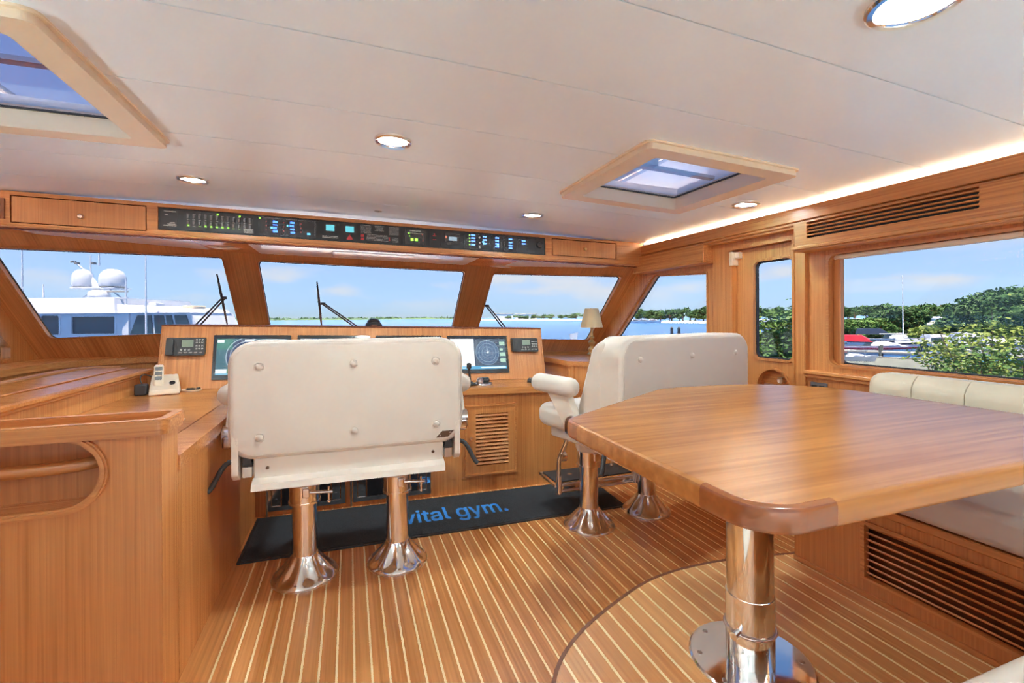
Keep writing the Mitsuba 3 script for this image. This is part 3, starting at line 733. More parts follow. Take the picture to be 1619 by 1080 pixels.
def radar(fill, a, b, c, d):
    w, h = b - a, d - c
    fill('screen', sbox(a, c, b, d), srgb(238, 246, 248))
    fill('radar_field', sbox(a + 0.42 * w, c + 0.10 * h, b, d), srgb(44, 66, 92))
    cx, cy = a + 0.66 * w, c + 0.54 * h
    fill('radar_disc', Point(cx, cy).buffer(0.40 * h), srgb(62, 92, 128))
    fill('range_ring', unary_union([ring(cx, cy, r * h, 0.0032) for r in (0.41, 0.31, 0.20, 0.10)] + [sbox(cx - 0.0012, cy, cx + 0.0012, cy + .44 * h), sbox(cx - 0.10, cy - 0.001, cx + 0.10, cy + 0.001)]), srgb(150, 178, 198))
    fill('own_ship', unary_union([sbox(cx - 0.010, cy - 0.006, cx + 0.008, cy + 0.006), sbox(cx + 0.002, cy - 0.004, cx + 0.012, cy + 0.012), Point(cx, d - 0.012).buffer(0.005)]), srgb(225, 240, 246))
    fill('side_column', sbox(b - 0.12 * w, c + .10 * h, b, d), srgb(56, 84, 100))
    fill('data_box', unary_union([sbox(b - 0.11 * w, c + t * h, b - 0.01 * w, c + (t + 0.12) * h) for t in (0.78, 0.42, 0.22)] + [sbox(b - 0.11 * w, c + .60 * h, b - 0.05 * w, c + .68 * h)]), srgb(170, 208, 186))
    fill('status_bar', sbox(a, c, b, c + 0.10 * h), srgb(70, 160, 205))
    fill('status_text', unary_union([sbox(a + .04 * w, c + 0.008, a + .25 * w, c + 0.018), sbox(a + .52 * w, c + 0.008, b - .02 * w, c + 0.02)]), srgb(225, 240, 246))


display(-0.972, -0.440, 'leftmost navigation display showing a dark chart with range rings', chart)
display(-0.392, 0.168, 'second navigation display from the left, mostly hidden by the near helm chair', pale)
display(0.212, 0.772, 'third navigation display from the left, only its top strip showing', pale)
display(0.826, 1.385, 'rightmost navigation display, half white with a round radar picture', radar)


def radio(x0, x1, z0, z1, label):
    k = thing('marine_radio', label, 'radio', 'marine radios in the console')
    w = x1 - x0
    part(k, 'body', pan(pxz(rrect(x0, x1, z0, z1, 0.012), -0.035, 0.0)), 'black_matt')
    part(k, 'speaker', pan(cat(pxz(rrect(x0 + 0.004, x0 + 0.2 * w, z0 + 0.008, z1 - 0.008, 0.01), -0.050, -0.03))), 'black_gloss')
    put(k + '__screen', pan(pxz(sbox(x0 + 0.40 * w, z0 + 0.062, x0 + 0.70 * w, z1 - 0.016), -0.037, -0.034)), 'lcd_green')
    put(k + '__button', pan(cat(*[pxz(sbox(x0 + w * (0.76 + 0.075 * i), z0 + 0.045 + 0.022 * j, x0 + w * (0.76 + 0.075 * i) + 0.012, z0 + 0.045 + 0.022 * j + 0.011), -0.039, -0.034) for i in range(3) for j in range(4) if z0 + 0.045 + 0.022 * j < z1 - 0.016],
        *[pxz(sbox(x0 + w * (0.34 + 0.13 * i), z0 + 0.018, x0 + w * (0.34 + 0.13 * i) + 0.02, z0 + 0.026), -0.039, -0.034) for i in range(5)], *[pxz(Point(x0 + w * (0.40 + 0.1 * i), z0 + 0.042).buffer(0.007), -0.041, -0.034) for i in range(3)])), 'print_white')
    labels[k + '__button'] = {'kind': 'stuff', 'label': 'small white keys'}


radio(-1.268, -1.022, 1.108, 1.238, 'black marine radio above the cordless phone')
radio(1.425, 1.685, 1.112, 1.238, 'black marine radio at the right end of the instrument panel')
k = thing('compass', 'black domed compass standing on top of the instrument panel', 'compass')
part(k, 'base', heel(lathe([(0, 0.0), (0.072, 0.0), (0.072, 0.018), (0.060, 0.028), (0, 0.028)], (0.207, 4.28, 1.334), 32)), 'black_matt', smooth=40)
part(k, 'dome', heel(lathe([(0.058, 0.026), (0.056, 0.042), (0.044, 0.058), (0.022, 0.068), (0, 0.070)], (0.207, 4.28, 1.334), 32)), 'black_gloss', smooth=60)
part(k, 'card', heel(lathe([(0, 0.0), (0.03, 0.0), (0.03, 0.012), (0, 0.012)], (0.207, 4.215, 1.336), 20)), 'wood_dark')

# ---------------------------------------------------------------- things on the worktop
WZ = 0.8605


def on_top(x, y):
    return np.array([x, y, WZ - K * x])


def placed(m, pos, rz=0.0, rx=0.0):
    if rx: m.apply_transform(trimesh.transformations.rotation_matrix(rx, [1, 0, 0]))
    if rz: m.apply_transform(trimesh.transformations.rotation_matrix(rz, [0, 0, 1]))
    m.apply_translation(pos); return m


k = thing('cordless_phone', 'cream cordless phone standing in its base at the left end of the worktop', 'phone')
P, rz = on_top(-1.205, 3.80), math.radians(14)
pts = np.array([(-.085, -.075, 0), (.085, -.075, 0), (.085, .075, 0), (-.085, .075, 0), (-.082, -.072, .022), (.082, -.072, .022), (.07, .07, .115), (-.075, .07, .115)])
s = trimesh.creation.icosphere(subdivisions=1, radius=0.010).vertices
base = trimesh.convex.convex_hull(np.vstack([s + q * (0.9, 0.9, 0.92) + (0, 0, 0.010) for q in pts]))
part(k, 'base', placed(base, P, rz), 'phone_cream', smooth=35)
hs = rbox(-0.028, 0.028, -0.016, 0.016, 0, 0.165, 0.0155); hs.apply_transform(trimesh.transformations.rotation_matrix(math.radians(-28), [1, 0, 0])); hs.apply_translation((-0.035, -0.028, 0.052))
hk = part(k, 'handset', placed(hs, P, rz), 'phone_cream', smooth=35)
kk = cat(*[box(-0.020, 0.020, -0.0185, -0.0155, z, z + 0.026) for z in (0.045, 0.080, 0.115)]); kk.apply_transform(trimesh.transformations.rotation_matrix(math.radians(-28), [1, 0, 0])); kk.apply_translation((-0.035, -0.028, 0.052))
put(hk + '__keypad', placed(kk, P, rz), 'key_grey')
dk = cyl((0.042, -0.012, 0.062), (0.042, -0.022, 0.078), 0.017, n=20)
part(k, 'dial', placed(dk, P, rz), 'black_gloss')
part(k, 'lettering', placed(cat(*[box(0.0, 0.03, -0.052 + i * 0.012, -0.049 + i * 0.012, 0.045 + i * 0.0079, 0.046 + i * 0.0079) for i in range(3)]), P, rz), 'key_grey')
k = thing('power_adapter', 'black plug-in power adapter on the worktop left of the cordless phone', 'adapter')
part(k, 'body', placed(rbox(-0.035, 0.035, -0.03, 0.03, 0, 0.075, 0.010, 1), on_top(-1.325, 3.76), 0.1), 'black_matt', smooth=35)
part(k, 'cable', tube(smoothline([on_top(-1.325, 3.77) + (0, 0, .07), on_top(-1.33, 3.83) + (0, 0, .13), on_top(-1.30, 3.86) + (0, 0, .11), on_top(-1.29, 3.88) + (0, 0, .02)], 16), 0.004, 6), 'black_matt', smooth=60)
k = thing('ring_tray', 'small round cream tray on the worktop between the phone and the leftmost display', 'tray')
part(k, 'rim', heel(lathe([(0.050, 0), (0.062, 0.002), (0.064, 0.012), (0.058, 0.013), (0.046, 0.006), (0, 0.004), (0, 0)], (-1.075, 3.90, WZ), 32)), 'cream_trim', smooth=40)
part(k, 'clip', heel(cat(box(-1.11, -1.06, 3.90, 3.925, WZ + 0.006, WZ + 0.018), box(-1.05, -1.03, 3.915, 3.935, WZ + 0.006, WZ + 0.02))), 'black_gloss')
k = thing('control_lever', 'tall black control lever on the worktop at the right edge of the near helm chair', 'lever')
P = on_top(0.945, 3.72)
part(k, 'base', placed(box(-0.04, 0.04, -0.06, 0.06, 0, 0.02, 0.006), P), 'black_matt')
part(k, 'stem', tube([P + (0, 0, .015), P + (-.006, -.01, .10), P + (-.012, -.02, .15)], [0.012, 0.009, 0.009], 12), 'black_matt', smooth=50)
part(k, 'grip', rbox(-0.018, 0.018, -0.02, 0.02, 0, 0.05, 0.012, 1).apply_translation(P + (-.013, -.022, .135)), 'black_gloss', smooth=50)
k = thing('trackball', 'chrome and black trackball control on the worktop in front of the radar display', 'trackball')
P = on_top(1.06, 3.74)
part(k, 'base', placed(lathe([(0, 0), (0.085, 0), (0.082, 0.012), (0.05, 0.02), (0, 0.02)], n=28), P), 'chrome', smooth=40)
part(k, 'cover', placed(rbox(-0.045, 0.06, -0.03, 0.035, 0.012, 0.055, 0.02, 2), P, -0.4), 'black_gloss', smooth=50)
part(k, 'ball', placed(trimesh.creation.icosphere(subdivisions=2, radius=0.032), P + (-0.03, -0.03, 0.03)), 'chrome', smooth=True)
k = thing('remote_control', 'small black remote with a pale screen lying on the worktop near its right end', 'remote')
P = on_top(1.56, 3.76)
part(k, 'body', placed(rbox(-0.075, 0.085, -0.055, 0.055, 0, 0.030, 0.010, 1), P, -0.5), 'black_matt', smooth=35)
part(k, 'screen', placed(box(0.0, 0.055, -0.03, 0.03, 0.029, 0.0315), P, -0.5), 'lcd_green')
part(k, 'rim', placed(box(-0.06, -0.012, -0.035, 0.035, 0.029, 0.032), P, -0.5), 'grey_plastic')

# ---------------------------------------------------------------- starboard corner cabinet with the lamp
CC = thing('corner_cabinet', 'varnished angled corner cabinet to the right of the console, under the table lamp', 'cabinet')
cp = Polygon([(1.86, 4.95), (1.86, 3.745), (1.89, 3.715), (2.12, 3.53), (2.68, 3.10), (2.716, 3.10), (2.716, 4.72)])
part(CC, 'carcass', pxy(cp.buffer(-0.012), 0.0, 0.968), 'wood_z')
part(CC, 'top', pxy(cp, 0.966, 1.0), 'wood_mirror')
part(CC, 'top_edge', pxy(cp.buffer(0.006).difference(cp.buffer(-0.008)).intersection(sbox(1.8, 3.0, 2.70, 5.0)), 0.958, 1.002), 'wood_x')
part(CC, 'corner_post', pxy(Point(1.90, 3.728).buffer(0.022), 0.0, 0.966), 'wood_z', smooth=40)
k = thing('table_lamp', 'small brass table lamp with a tan cone shade on the corner cabinet', 'lamp')
LP = (2.40, 4.26, 1.0005)
part(k, 'base', lathe([(0, 0), (0.046, 0), (0.048, 0.012), (0.036, 0.022), (0.030, 0.036), (0.038, 0.050), (0.040, 0.064), (0.030, 0.080), (0.020, 0.092), (0.024, 0.104), (0.036, 0.120), (0.038, 0.134), (0.026, 0.150), (0.014, 0.164), (0.018, 0.176), (0.030, 0.182), (0.030, 0.190), (0.014, 0.198), (0.012, 0.25), (0.016, 0.27), (0.010, 0.29), (0, 0.29)], LP, 32), 'brass', smooth=40)
part(k, 'stem', cyl((LP[0], LP[1], LP[2] + .28), (LP[0], LP[1], LP[2] + .37), 0.006, n=10), 'brass')
part(k, 'shade', lathe([(0.118, 0.290), (0.070, 0.490), (0.067, 0.490), (0.115, 0.290)], LP, 40), 'shade', smooth=30)
part(k, 'shade_fitter', cat(*[cyl((LP[0], LP[1], LP[2] + .47), (LP[0] + .07 * math.cos(t), LP[1] + .07 * math.sin(t), LP[2] + .48), 0.002, n=6) for t in (0, 2.1, 4.2)], cyl((LP[0], LP[1], LP[2] + .36), (LP[0], LP[1], LP[2] + .48), 0.003, n=6)), 'brass')
part(k, 'cord', tube(smoothline([(2.44, 4.24, 1.004), (2.50, 4.20, 1.004), (2.56, 4.25, 1.004), (2.66, 4.22, 1.004)], 20), 0.003, 6), 'black_matt')

# ---------------------------------------------------------------- window ledge, stair partition, port cabinet
ST = struct('trim_2', 'varnished ledge under the windshield and the port windows', 'ledge')
inner = smoothline([(-2.06, 1.2), (-2.065, 2.6), (-2.06, 3.78), (-1.97, 4.42), (-1.62, 4.70), (-1.25, 4.745)], 40)
xs = np.linspace(-1.25, 1.9, 12)
led = Polygon(inner.tolist() + [(1.9, 4.745)] + [(x, yw(x, 1.02) + 0.03) for x in np.linspace(1.9, -2.37, 40)] + [(-2.38, 1.2)]).buffer(0)
part(ST, 'ledge', heel(pxy(led, 1.004, 1.036)), 'wood_y')
lip = LineString(inner).buffer(0.016)
part(ST, 'lip', heel(pxy(lip, 1.0, 1.046)), 'wood_y')
for a, b in zip(range(0, 39, 3), range(3, 40, 3)):
    seg = LineString(inner[a:b + 1]); off = affinity.translate(seg, -0.012, 0.006)
    part(ST, 'lining_panel', heel(pxy(Polygon(list(seg.coords) + [(x - 0.016, y + 0.008) for x, y in list(seg.coords)[::-1]]).buffer(-0.0008), -0.9, 1.0)), 'wood_z')
SPt = thing('stair_partition', 'low varnished partition with a capping rail between the console and the port stairway', 'partition')
part(SPt, 'wall', heel(box(-1.69, -1.386, 2.125, 4.03, -0.9, 0.985)), 'wood_z')
part(SPt, 'cap', heel(box(-1.72, -1.352, 2.125, 4.035, 0.985, 1.016, 0.008)), 'wood_mirror')
part(SPt, 'cap_moulding', heel(box(-1.70, -1.368, 2.125, 4.03, 0.968, 0.986, 0.004)), 'wood_y')
part(SPt, 'raised_strip', heel(box(-1.71, -1.50, 2.126, 4.03, 1.0161, 1.026, 0.004)), 'wood_mirror')
k = thing('stair_handrail', 'slim varnished handrail along the port side of the stairway', 'handrail')
hr = smoothline([(-1.90, 1.4, 0.965), (-1.89, 2.9, 0.985), (-1.87, 3.8, 1.0), (-1.80, 4.25, 1.0), (-1.70, 4.42, 0.985)], 24)
part(k, 'rail', heel(tube(hr, 0.018, 12)), 'wood_y', smooth=50)
part(k, 'bracket', heel(cat(*[cyl(hr[i], hr[i] + (-0.14, 0.02, -0.04), 0.010, n=10) for i in (4, 10, 16, 21)])), 'bronze')
part(FL, 'stair_landing', box(-2.46, -1.30, 1.2, 5.0, -0.95, -0.9), 'wood_y')

AC = thing('foreground_cabinet', 'varnished cabinet in the left foreground with an oblong hand-hold opening and a railed top', 'cabinet')
slot = rrect(-1.9, -0.800, 0.767, 0.998, 0.1145, 14)
part(AC, 'front', pxz(sbox(-2.0, 0, -0.632, 1.012).difference(slot), 1.95, 1.972), 'wood_z')
part(AC, 'back', box(-2.0, -0.632, 2.085, 2.112, 0, 1.0), 'wood_z')
part(AC, 'end', box(-0.656, -0.63, 1.951, 2.113, 0, 1.005), 'wood_z')
part(AC, 'slot_moulding', pxz(slot.buffer(0.020, quad_segs=14).difference(slot.buffer(-0.003)), 1.938, 1.955), 'wood_x')
part(AC, 'slot_bead', pxz(slot.buffer(0.014, quad_segs=14).difference(slot.buffer(0.004)), 1.932, 1.94), 'wood_x')
part(AC, 'niche_floor', box(-2.0, -0.66, 1.97, 2.09, 0.745, 0.760), 'wood_x')
part(AC, 'grab_rail', tube(smoothline([(-1.95, 2.02, 0.885), (-1.2, 2.02, 0.887), (-0.92, 2.02, 0.890), (-0.85, 2.035, 0.895), (-0.815, 2.08, 0.905)], 24), 0.022, 14), 'wood_x', smooth=50)
ro = rrect(-2.0, -0.603, 1.918, 2.125, 0.035); ri = rrect(-1.98, -0.642, 1.953, 2.092, 0.02)
part(AC, 'tray', pxy(ro.buffer(-0.006), 1.0, 1.014), 'wood_x')
part(AC, 'fiddle_rail', cat(pxy(ro.difference(ri), 1.010, 1.046), pxy(ro.buffer(-0.005).difference(ri.buffer(0.005)), 1.046, 1.051)), 'wood_x')
part(AC, 'fiddle_bead', pxy(ro.buffer(-0.004).difference(ri), 0.996, 1.011), 'wood_x')
# ================================================================ mat
k = thing('floor_mat', 'long charcoal carpet mat with blue lettering lying along the foot of the console', 'mat')
mp = Polygon([(-0.612, 2.985), (1.915, 2.905), (1.945, 3.475), (-0.612, 3.610)])
part(k, 'pile', pxy(mp.buffer(-0.018), 0.0003, 0.011), 'carpet')
part(k, 'binding', pxy(mp.difference(mp.buffer(-0.020)), 0.0003, 0.009), 'rubber')
t = meshkit.text_mesh('vital gym.', 0.10, 0.0012, bold=True)
b = t.bounds; t.apply_translation(-b[0])
w, h = b[1][0] - b[0][0], b[1][1] - b[0][1]
t.apply_scale((0.74 / w, 0.27 / h, 1)); t.apply_transform(trimesh.transformations.rotation_matrix(-0.035, [0, 0, 1])); t.apply_translation((0.335, 3.085, 0.0105))
part(k, 'lettering', t, 'mat_blue', label='blue lettering reading vital gym')


# ================================================================ helm chairs
def fluted(r0=0.168, r1=0.066, h=0.125, n=96):
    rows = []
    prof = [(1.0, 0.0), (1.0, 0.010), (0.965, 0.020), (0.90, 0.030), (0.78, 0.050), (0.64, 0.076), (0.50, 0.100), (r1 / r0, h), (r1 / r0 * 0.97, h + 0.004)]
    g = np.arange(n) * 2 * math.pi / n
    for k, (q, z) in enumerate(prof):
        t = (0, 0, .1, .6, 1, 1, .8, .15, 0)[k]
        r = r0 * q * (1 - 0.13 * t * (0.5 + 0.5 * np.cos(8 * g)) ** 1.2)
        rows.append(np.c_[r * np.cos(g), r * np.sin(g), np.full(n, z)])
    v = np.vstack(rows + [[[0, 0, 0]], [[0, 0, h + 0.004]]]); f = []
    for i in range(len(prof) - 1):
        for j in range(n):
            a, b_, c, d = i * n + j, i * n + (j + 1) % n, (i + 1) * n + (j + 1) % n, (i + 1) * n + j
            f += [[a, b_, c], [a, c, d]]
    o = len(prof) * n
    for j in range(n):
        f += [[o, (j + 1) % n, j], [o + 1, o - n + j, o - n + (j + 1) % n]]
    return trimesh.Trimesh(v, f, process=False)


def helm_chair(label, pos, yaw, sc, peds, zped, extra):
    k = thing('helm_chair', label, 'chair', 'helm chairs')
    M = trimesh.transformations.translation_matrix((pos[0], pos[1], 0)) @ trimesh.transformations.rotation_matrix(yaw, [0, 0, 1]) @ np.diag([sc, sc, 1, 1])
    W = lambda m: m.apply_transform(M)
    # backrest: padded slab with rounded corners, seen from behind
    o = rrect(-0.562, 0.562, 0.728, 1.292, 0.115, 12)
    bk = part(k, 'backrest', W(to_xz(pillow(o, 0.20, 0.030, 6), 0.0)), 'leather', smooth=35)
    put(bk + '__seam', W(to_xz(pxy(rrect(-0.545, 0.545, 0.75, 1.28, 0.11).difference(rrect(-0.5435, 0.5435, 0.7515, 1.2785, 0.11)), 0.0, 0.001), 0.0)), 'cream_shell')
    for x in (-0.425, 0.0, 0.415):
        for z in (1.172, 0.833):
            bt = trimesh.creation.icosphere(subdivisions=3, radius=1.0); bt.apply_scale((0.017, 0.010, 0.017)); bt.apply_translation((x, -0.0005, z))
            put(scene_name(bk + '__button'), W(bt), 'leather', smooth=True)
            rg = trimesh.creation.torus(0.021, 0.0030, major_sections=24, minor_sections=8); rg.apply_transform(trimesh.transformations.rotation_matrix(math.pi / 2, [1, 0, 0])); rg.apply_scale((1, .6, 1)); rg.apply_translation((x, 0.0, z))
            put(scene_name(bk + '__button_dimple'), W(rg), 'leather', smooth=True)
    put(bk + '__name_plate', W(pxz(Polygon([(0.415, 0.762), (0.478, 0.762), (0.510, 0.794), (0.447, 0.794)]), -0.005, 0.001)), 'bronze')
    put(bk + '__name_plate_screw', W(cat(*[cyl((x, -0.004, z), (x, -0.0065, z), 0.004, n=10) for x, z in ((0.435, 0.771), (0.488, 0.785))])), 'brushed')
    # front padding
    def wedge(x0, x1, y0, y1, y2, r=0.045):
        q = trimesh.creation.icosphere(subdivisions=2, radius=r).vertices
        return trimesh.convex.convex_hull(np.vstack([q + (x, y, z) for x in (x0 + r, x1 - r) for y, z in ((y0 + r, 0.79), (y1 - r, 0.82), (y0 + r, 1.22), (y2 - r, 1.20))]))
    part(k, 'bolster', W(wedge(-0.566, -0.41, 0.12, 0.36, 0.235)), 'leather', smooth=35)
    part(k, 'bolster', W(wedge(0.41, 0.566, 0.12, 0.36, 0.235)), 'leather', smooth=35)
    part(k, 'back_pad', W(wedge(-0.415, 0.415, 0.12, 0.31, 0.215)), 'leather', smooth=35)
    st = part(k, 'seat', W(rbox(-0.575, 0.575, 0.17, 0.715, 0.705, 0.855, 0.062, 3)), 'leather', smooth=35)
    # seat frame with side cheeks, rear rail and lip
    fr = part(k, 'seat_frame', W(cat(box(-0.455, 0.455, 0.020, 0.62, 0.615, 0.735, 0.006), box(-0.50, 0.50, 0.06, 0.66, 0.635, 0.71, 0.01))), 'cream_shell', smooth=30)
    for s in (-1, 1):
        ch = Polygon([(0.0, 0.86), (0.10, 0.86), (0.34, 0.80), (0.34, 0.68), (0.10, 0.632), (0.035, 0.632), (0.0, 0.66)]).buffer(-0.02).buffer(0.02)
        part(k, 'side_cheek', W(pyz(ch, s * 0.53 - 0.014, s * 0.53 + 0.014)), 'cream_shell', smooth=30)
        part(k, 'hinge', W(cat(box(s * 0.485 - 0.018, s * 0.485 + 0.018, 0.03, 0.09, 0.705, 0.735), cyl((s * 0.485 - 0.022, 0.045, 0.70), (s * 0.485 + 0.022, 0.045, 0.70), 0.012, n=14))), 'black_matt')
        put(k + ('__hinge_plate' if s < 0 else '__hinge_plate_001'), W(box(s * 0.485 - 0.020, s * 0.485 + 0.020, 0.035, 0.10, 0.640, 0.69)), 'brushed')
        lv = smoothline([(s * 0.53, 0.10, 0.70), (s * 0.575, 0.09, 0.705), (s * 0.60, 0.08, 0.68), (s * 0.655, 0.05, 0.585)], 14)
        part(k, 'lever', W(tube(lv, 0.012, 12)), 'black_matt', smooth=50)
        hub = part(k, 'armrest_pivot', W(cat(cyl((s * 0.545, 0.29, 0.795), (s * 0.645, 0.29, 0.795), 0.05, n=28), rbox(min(s * 0.545, s * 0.64), max(s * 0.545, s * 0.64), 0.22, 0.36, 0.735, 0.80, 0.015, 1))), 'chrome', smooth=35)
        sup = Polygon([(0.25, 0.77), (0.34, 0.77), (0.52, 0.975), (0.36, 0.975)]).buffer(0.012)
        part(k, 'armrest_support', W(pyz(sup, s * 0.612 - 0.02, s * 0.612 + 0.02)), 'cream_shell', smooth=30)
        part(k, 'armrest', W(rbox(s * 0.625 - 0.055, s * 0.625 + 0.055, 0.27, 0.64, 0.945, 1.055, 0.052, 3)), 'leather', smooth=35)
    put(fr + '__screw', W(cat(*[cyl((x, 0.021, 0.683), (x, 0.016, 0.683), 0.008, n=12) for x in (-0.395, 0.40)])), 'bronze')
    put(fr + '__lip', W(pyz(Polygon([(0.024, 0.638), (-0.022, 0.620), (-0.030, 0.590), (-0.020, 0.590), (-0.012, 0.612), (0.03, 0.626)]), -0.458, 0.458)), 'cream_shell', smooth=20)
    # pedestals
    for i, (px_, py_) in enumerate(peds):
        pd = part(k, 'pedestal', cat(cyl((px_, py_, 0.11), (px_, py_, 0.50), 0.062, n=40)), 'chrome', smooth=40)
        m_ = fluted(); m_.apply_transform(trimesh.transformations.rotation_matrix(0.2 + i, [0, 0, 1])); m_.apply_translation((px_, py_, 0.0004))
        put(pd + '__base', m_, 'chrome', smooth=30)
        put(pd + '__bolt', cat(*[lathe([(0.012, 0), (0.012, 0.006), (0.006, 0.010), (0, 0.010)], (px_ + 0.146 * math.cos(a), py_ + 0.146 * math.sin(a), 0.022), 12) for a in np.arange(8) * math.pi / 4 + 0.55 + i]), 'brushed')
        put(pd + '__collar', cat(cyl((px_, py_, 0.405), (px_, py_, 0.515), 0.077, n=40), cyl((px_, py_, 0.405), (px_, py_, 0.417), 0.081, n=40)), 'chrome', smooth=40)
        put(pd + '__mount_cap', lathe([(0, 0.505), (0.078, 0.505), (0.088, 0.530), (0.088, 0.60), (0, 0.60)], (px_, py_, 0), 32), 'cream_shell', smooth=40)
        cl = [cyl((px_ + 0.02, py_ - 0.076, 0.478), (px_ + 0.145, py_ - 0.085, 0.470), 0.009, n=12), cyl((px_ + 0.125, py_ - 0.084, 0.500), (px_ + 0.125, py_ - 0.084, 0.425), 0.006, n=10), rbox(px_ - 0.005, px_ + 0.03, py_ - 0.092, py_ - 0.06, 0.452, 0.502, 0.006, 1)]
        s_ = trimesh.creation.icosphere(subdivisions=2, radius=0.010); s_.apply_translation((px_ + 0.125, py_ - 0.084, 0.42)); cl.append(s_)
        put(pd + '__clamp_handle', cat(*cl), 'chrome', smooth=40)
    x0, x1 = min(p[0] for p in peds) - 0.09, max(p[0] for p in peds) + 0.09
    y0, y1 = min(p[1] for p in peds) - 0.09, max(p[1] for p in peds) + 0.09
    part(k, 'mount_beam', box(x0, x1, min(y0, extra), y1, 0.565, 0.625, 0.008), 'cream_shell')
    return k, W


def scene_name(n):
    base_, q = n, 0
    while n in scene:
        q += 1; n = '%s_%03d' % (base_, q)
    return n


ch1, W1 = helm_chair('cream leather double helm chair in the centre, its buttoned back to the camera', (0.020, 2.452), math.radians(-1.0), 1.0, [(-0.233, 2.735), (0.256, 2.720)], 0, 2.6)
ch2, W2 = helm_chair('cream leather double helm chair behind the dining table, its left armrest and footrest in view', (1.885, 2.165), math.radians(13), 1.04, [(1.513, 2.735), (2.016, 2.800)], 0, 2.3)


# footrest of the second chair
fp = part(ch2, 'footrest', box(1.36, 1.98, 2.93, 3.16, 0.232, 0.244, 0.003), 'rubber', label='black ribbed step with a chrome frame')
put(fp + '__frame', cat(tube([(1.345, 2.90, 0.225), (1.345, 3.18, 0.225), (1.995, 3.18, 0.225), (1.995, 2.90, 0.225), (1.345, 2.905, 0.225)], 0.011, 10), tube([(1.345, 2.90, 0.185), (1.995, 2.90, 0.185)], 0.011, 10), box(1.345, 1.995, 2.902, 2.912, 0.187, 0.222)), 'chrome', smooth=40)
put(fp + '__stud', lathe([(0.018, 0), (0.018, 0.003), (0, 0.004)], (1.52, 3.04, 0.244), 18), 'brushed')
for x in (1.36, 1.98):
    br = smoothline([(x, 2.76, 0.66), (x, 2.80, 0.52), (x - 0.015, 2.84, 0.43), (x - 0.01, 2.86, 0.36), (x, 2.885, 0.30), (x, 2.89, 0.17)], 30)
    put(scene_name(fp + '__hanger'), cat(tube(br, 0.015, 10), cyl((x - 0.02, 2.815, 0.455), (x + 0.02, 2.815, 0.455), 0.03, n=18), rbox(x - 0.016, x + 0.016, 2.86, 2.90, 0.175, 0.31, 0.012, 1)), 'chrome', smooth=40)

# ================================================================ dining table
TB = thing('dining_table', 'large glossy varnished dining table on a chrome pedestal', 'table')
ZT_, TH = 1.05, 0.055
raw = Polygon([(0.690, 0.612), (2.235, 0.612), (2.240, 1.40), (2.205, 1.60), (2.10, 1.735), (1.96, 1.815), (1.78, 1.858), (1.60, 1.872), (1.42, 1.868), (0.690, 1.425)])
out = raw.buffer(-0.10, quad_segs=10).buffer(0.10, quad_segs=10)
out = Polygon(out.exterior.coords).simplify(0.0008)
oc = np.array(out.exterior.coords)[:-1]
line = LineString(np.vstack([oc, oc[:1]]))
L = line.length


def edge_run(s0, s1):
    """solid edge board between two stations of the outline, with eased arrises"""
    st = [s0, s1] + [line.project(Point(p)) for p in oc]
    st = sorted(s for s in st if s0 <= s <= s1)
    st = [s for i, s in enumerate(st) if i == 0 or s - st[i - 1] > 1e-4]
    prof = [(-0.017, -0.0002), (-0.010, -0.0002), (-0.003, -0.0035), (0.0, -0.011), (0.0, -TH + 0.011), (-0.004, -TH + 0.003), (-0.012, -TH), (-0.045, -TH), (-0.045, -0.014), (-0.017, -0.014)]
    v, f, n = [], [], len(prof)
    for s in st:
        p = np.array(line.interpolate(s).coords[0])
        a = np.array(line.interpolate(max(s - 2e-3, 0)).coords[0]); b_ = np.array(line.interpolate(min(s + 2e-3, L)).coords[0])
        d = (b_ - a) / np.linalg.norm(b_ - a); nr = np.array([d[1], -d[0]])
        if not ccw: nr = -nr
        v += [(p[0] + nr[0] * o, p[1] + nr[1] * o, ZT_ + z) for o, z in prof]
    for i in range(len(st) - 1):
        for j in range(n):
            q = [i * n + j, i * n + (j + 1) % n, (i + 1) * n + (j + 1) % n, (i + 1) * n + j]
            f += [q[:3], [q[0], q[2], q[3]]]
    for j in range(1, n - 1):
        f += [[0, j + 1, j], [(len(st) - 1) * n, (len(st) - 1) * n + j, (len(st) - 1) * n + j + 1]]
    m_ = trimesh.Trimesh(np.array(v), f, process=False)
    return fix(m_)


ccw = out.exterior.is_ccw
part(TB, 'top', pxy(out.buffer(-0.0165), ZT_ - 0.012, ZT_), 'wood_table')
part(TB, 'core', pxy(out.buffer(-0.044), ZT_ - TH + 0.004, ZT_ - 0.0125), 'wood_table')
near = lambda x, y: line.project(Point(x, y))
cuts = sorted([near(0.69, 0.775), near(0.87, 0.612), near(0.69, 1.325), near(0.78, 1.48), near(1.35, 1.825), near(1.70, 1.87), near(2.10, 1.735), near(2.24, 1.35), near(2.235, 0.76), near(2.08, 0.612)])
for a, b_ in zip(cuts, cuts[1:] + [cuts[0] + L]):
    segs = [(a, b_)] if b_ <= L else [(a, L), (0, b_ - L)]
    ms = [edge_run(max(p, 0), min(q, L)) for p, q in segs if q - p > 1e-3]
    mid = np.array(line.interpolate(((a + b_) / 2) % L).coords[0])
    corner = (mid[0] < 0.80 and (mid[1] < 0.72 or mid[1] > 1.33)) or (mid[0] > 2.1 and mid[1] < .75)
    part(TB, 'corner_block' if corner else 'edge_board', cat(*ms), 'wood_table_dark' if corner else 'wood_table', smooth=30)
px0, py0 = 1.235, 1.16
pd = part(TB, 'pedestal', cat(cyl((px0, py0, HP + 0.22), (px0, py0, ZT_ - 0.07), 0.070, n=48)), 'chrome', smooth=40)
put(pd + '__sleeve', cyl((px0, py0, HP + 0.006), (px0, py0, HP + 0.225), 0.073, n=48), 'chrome', smooth=40)
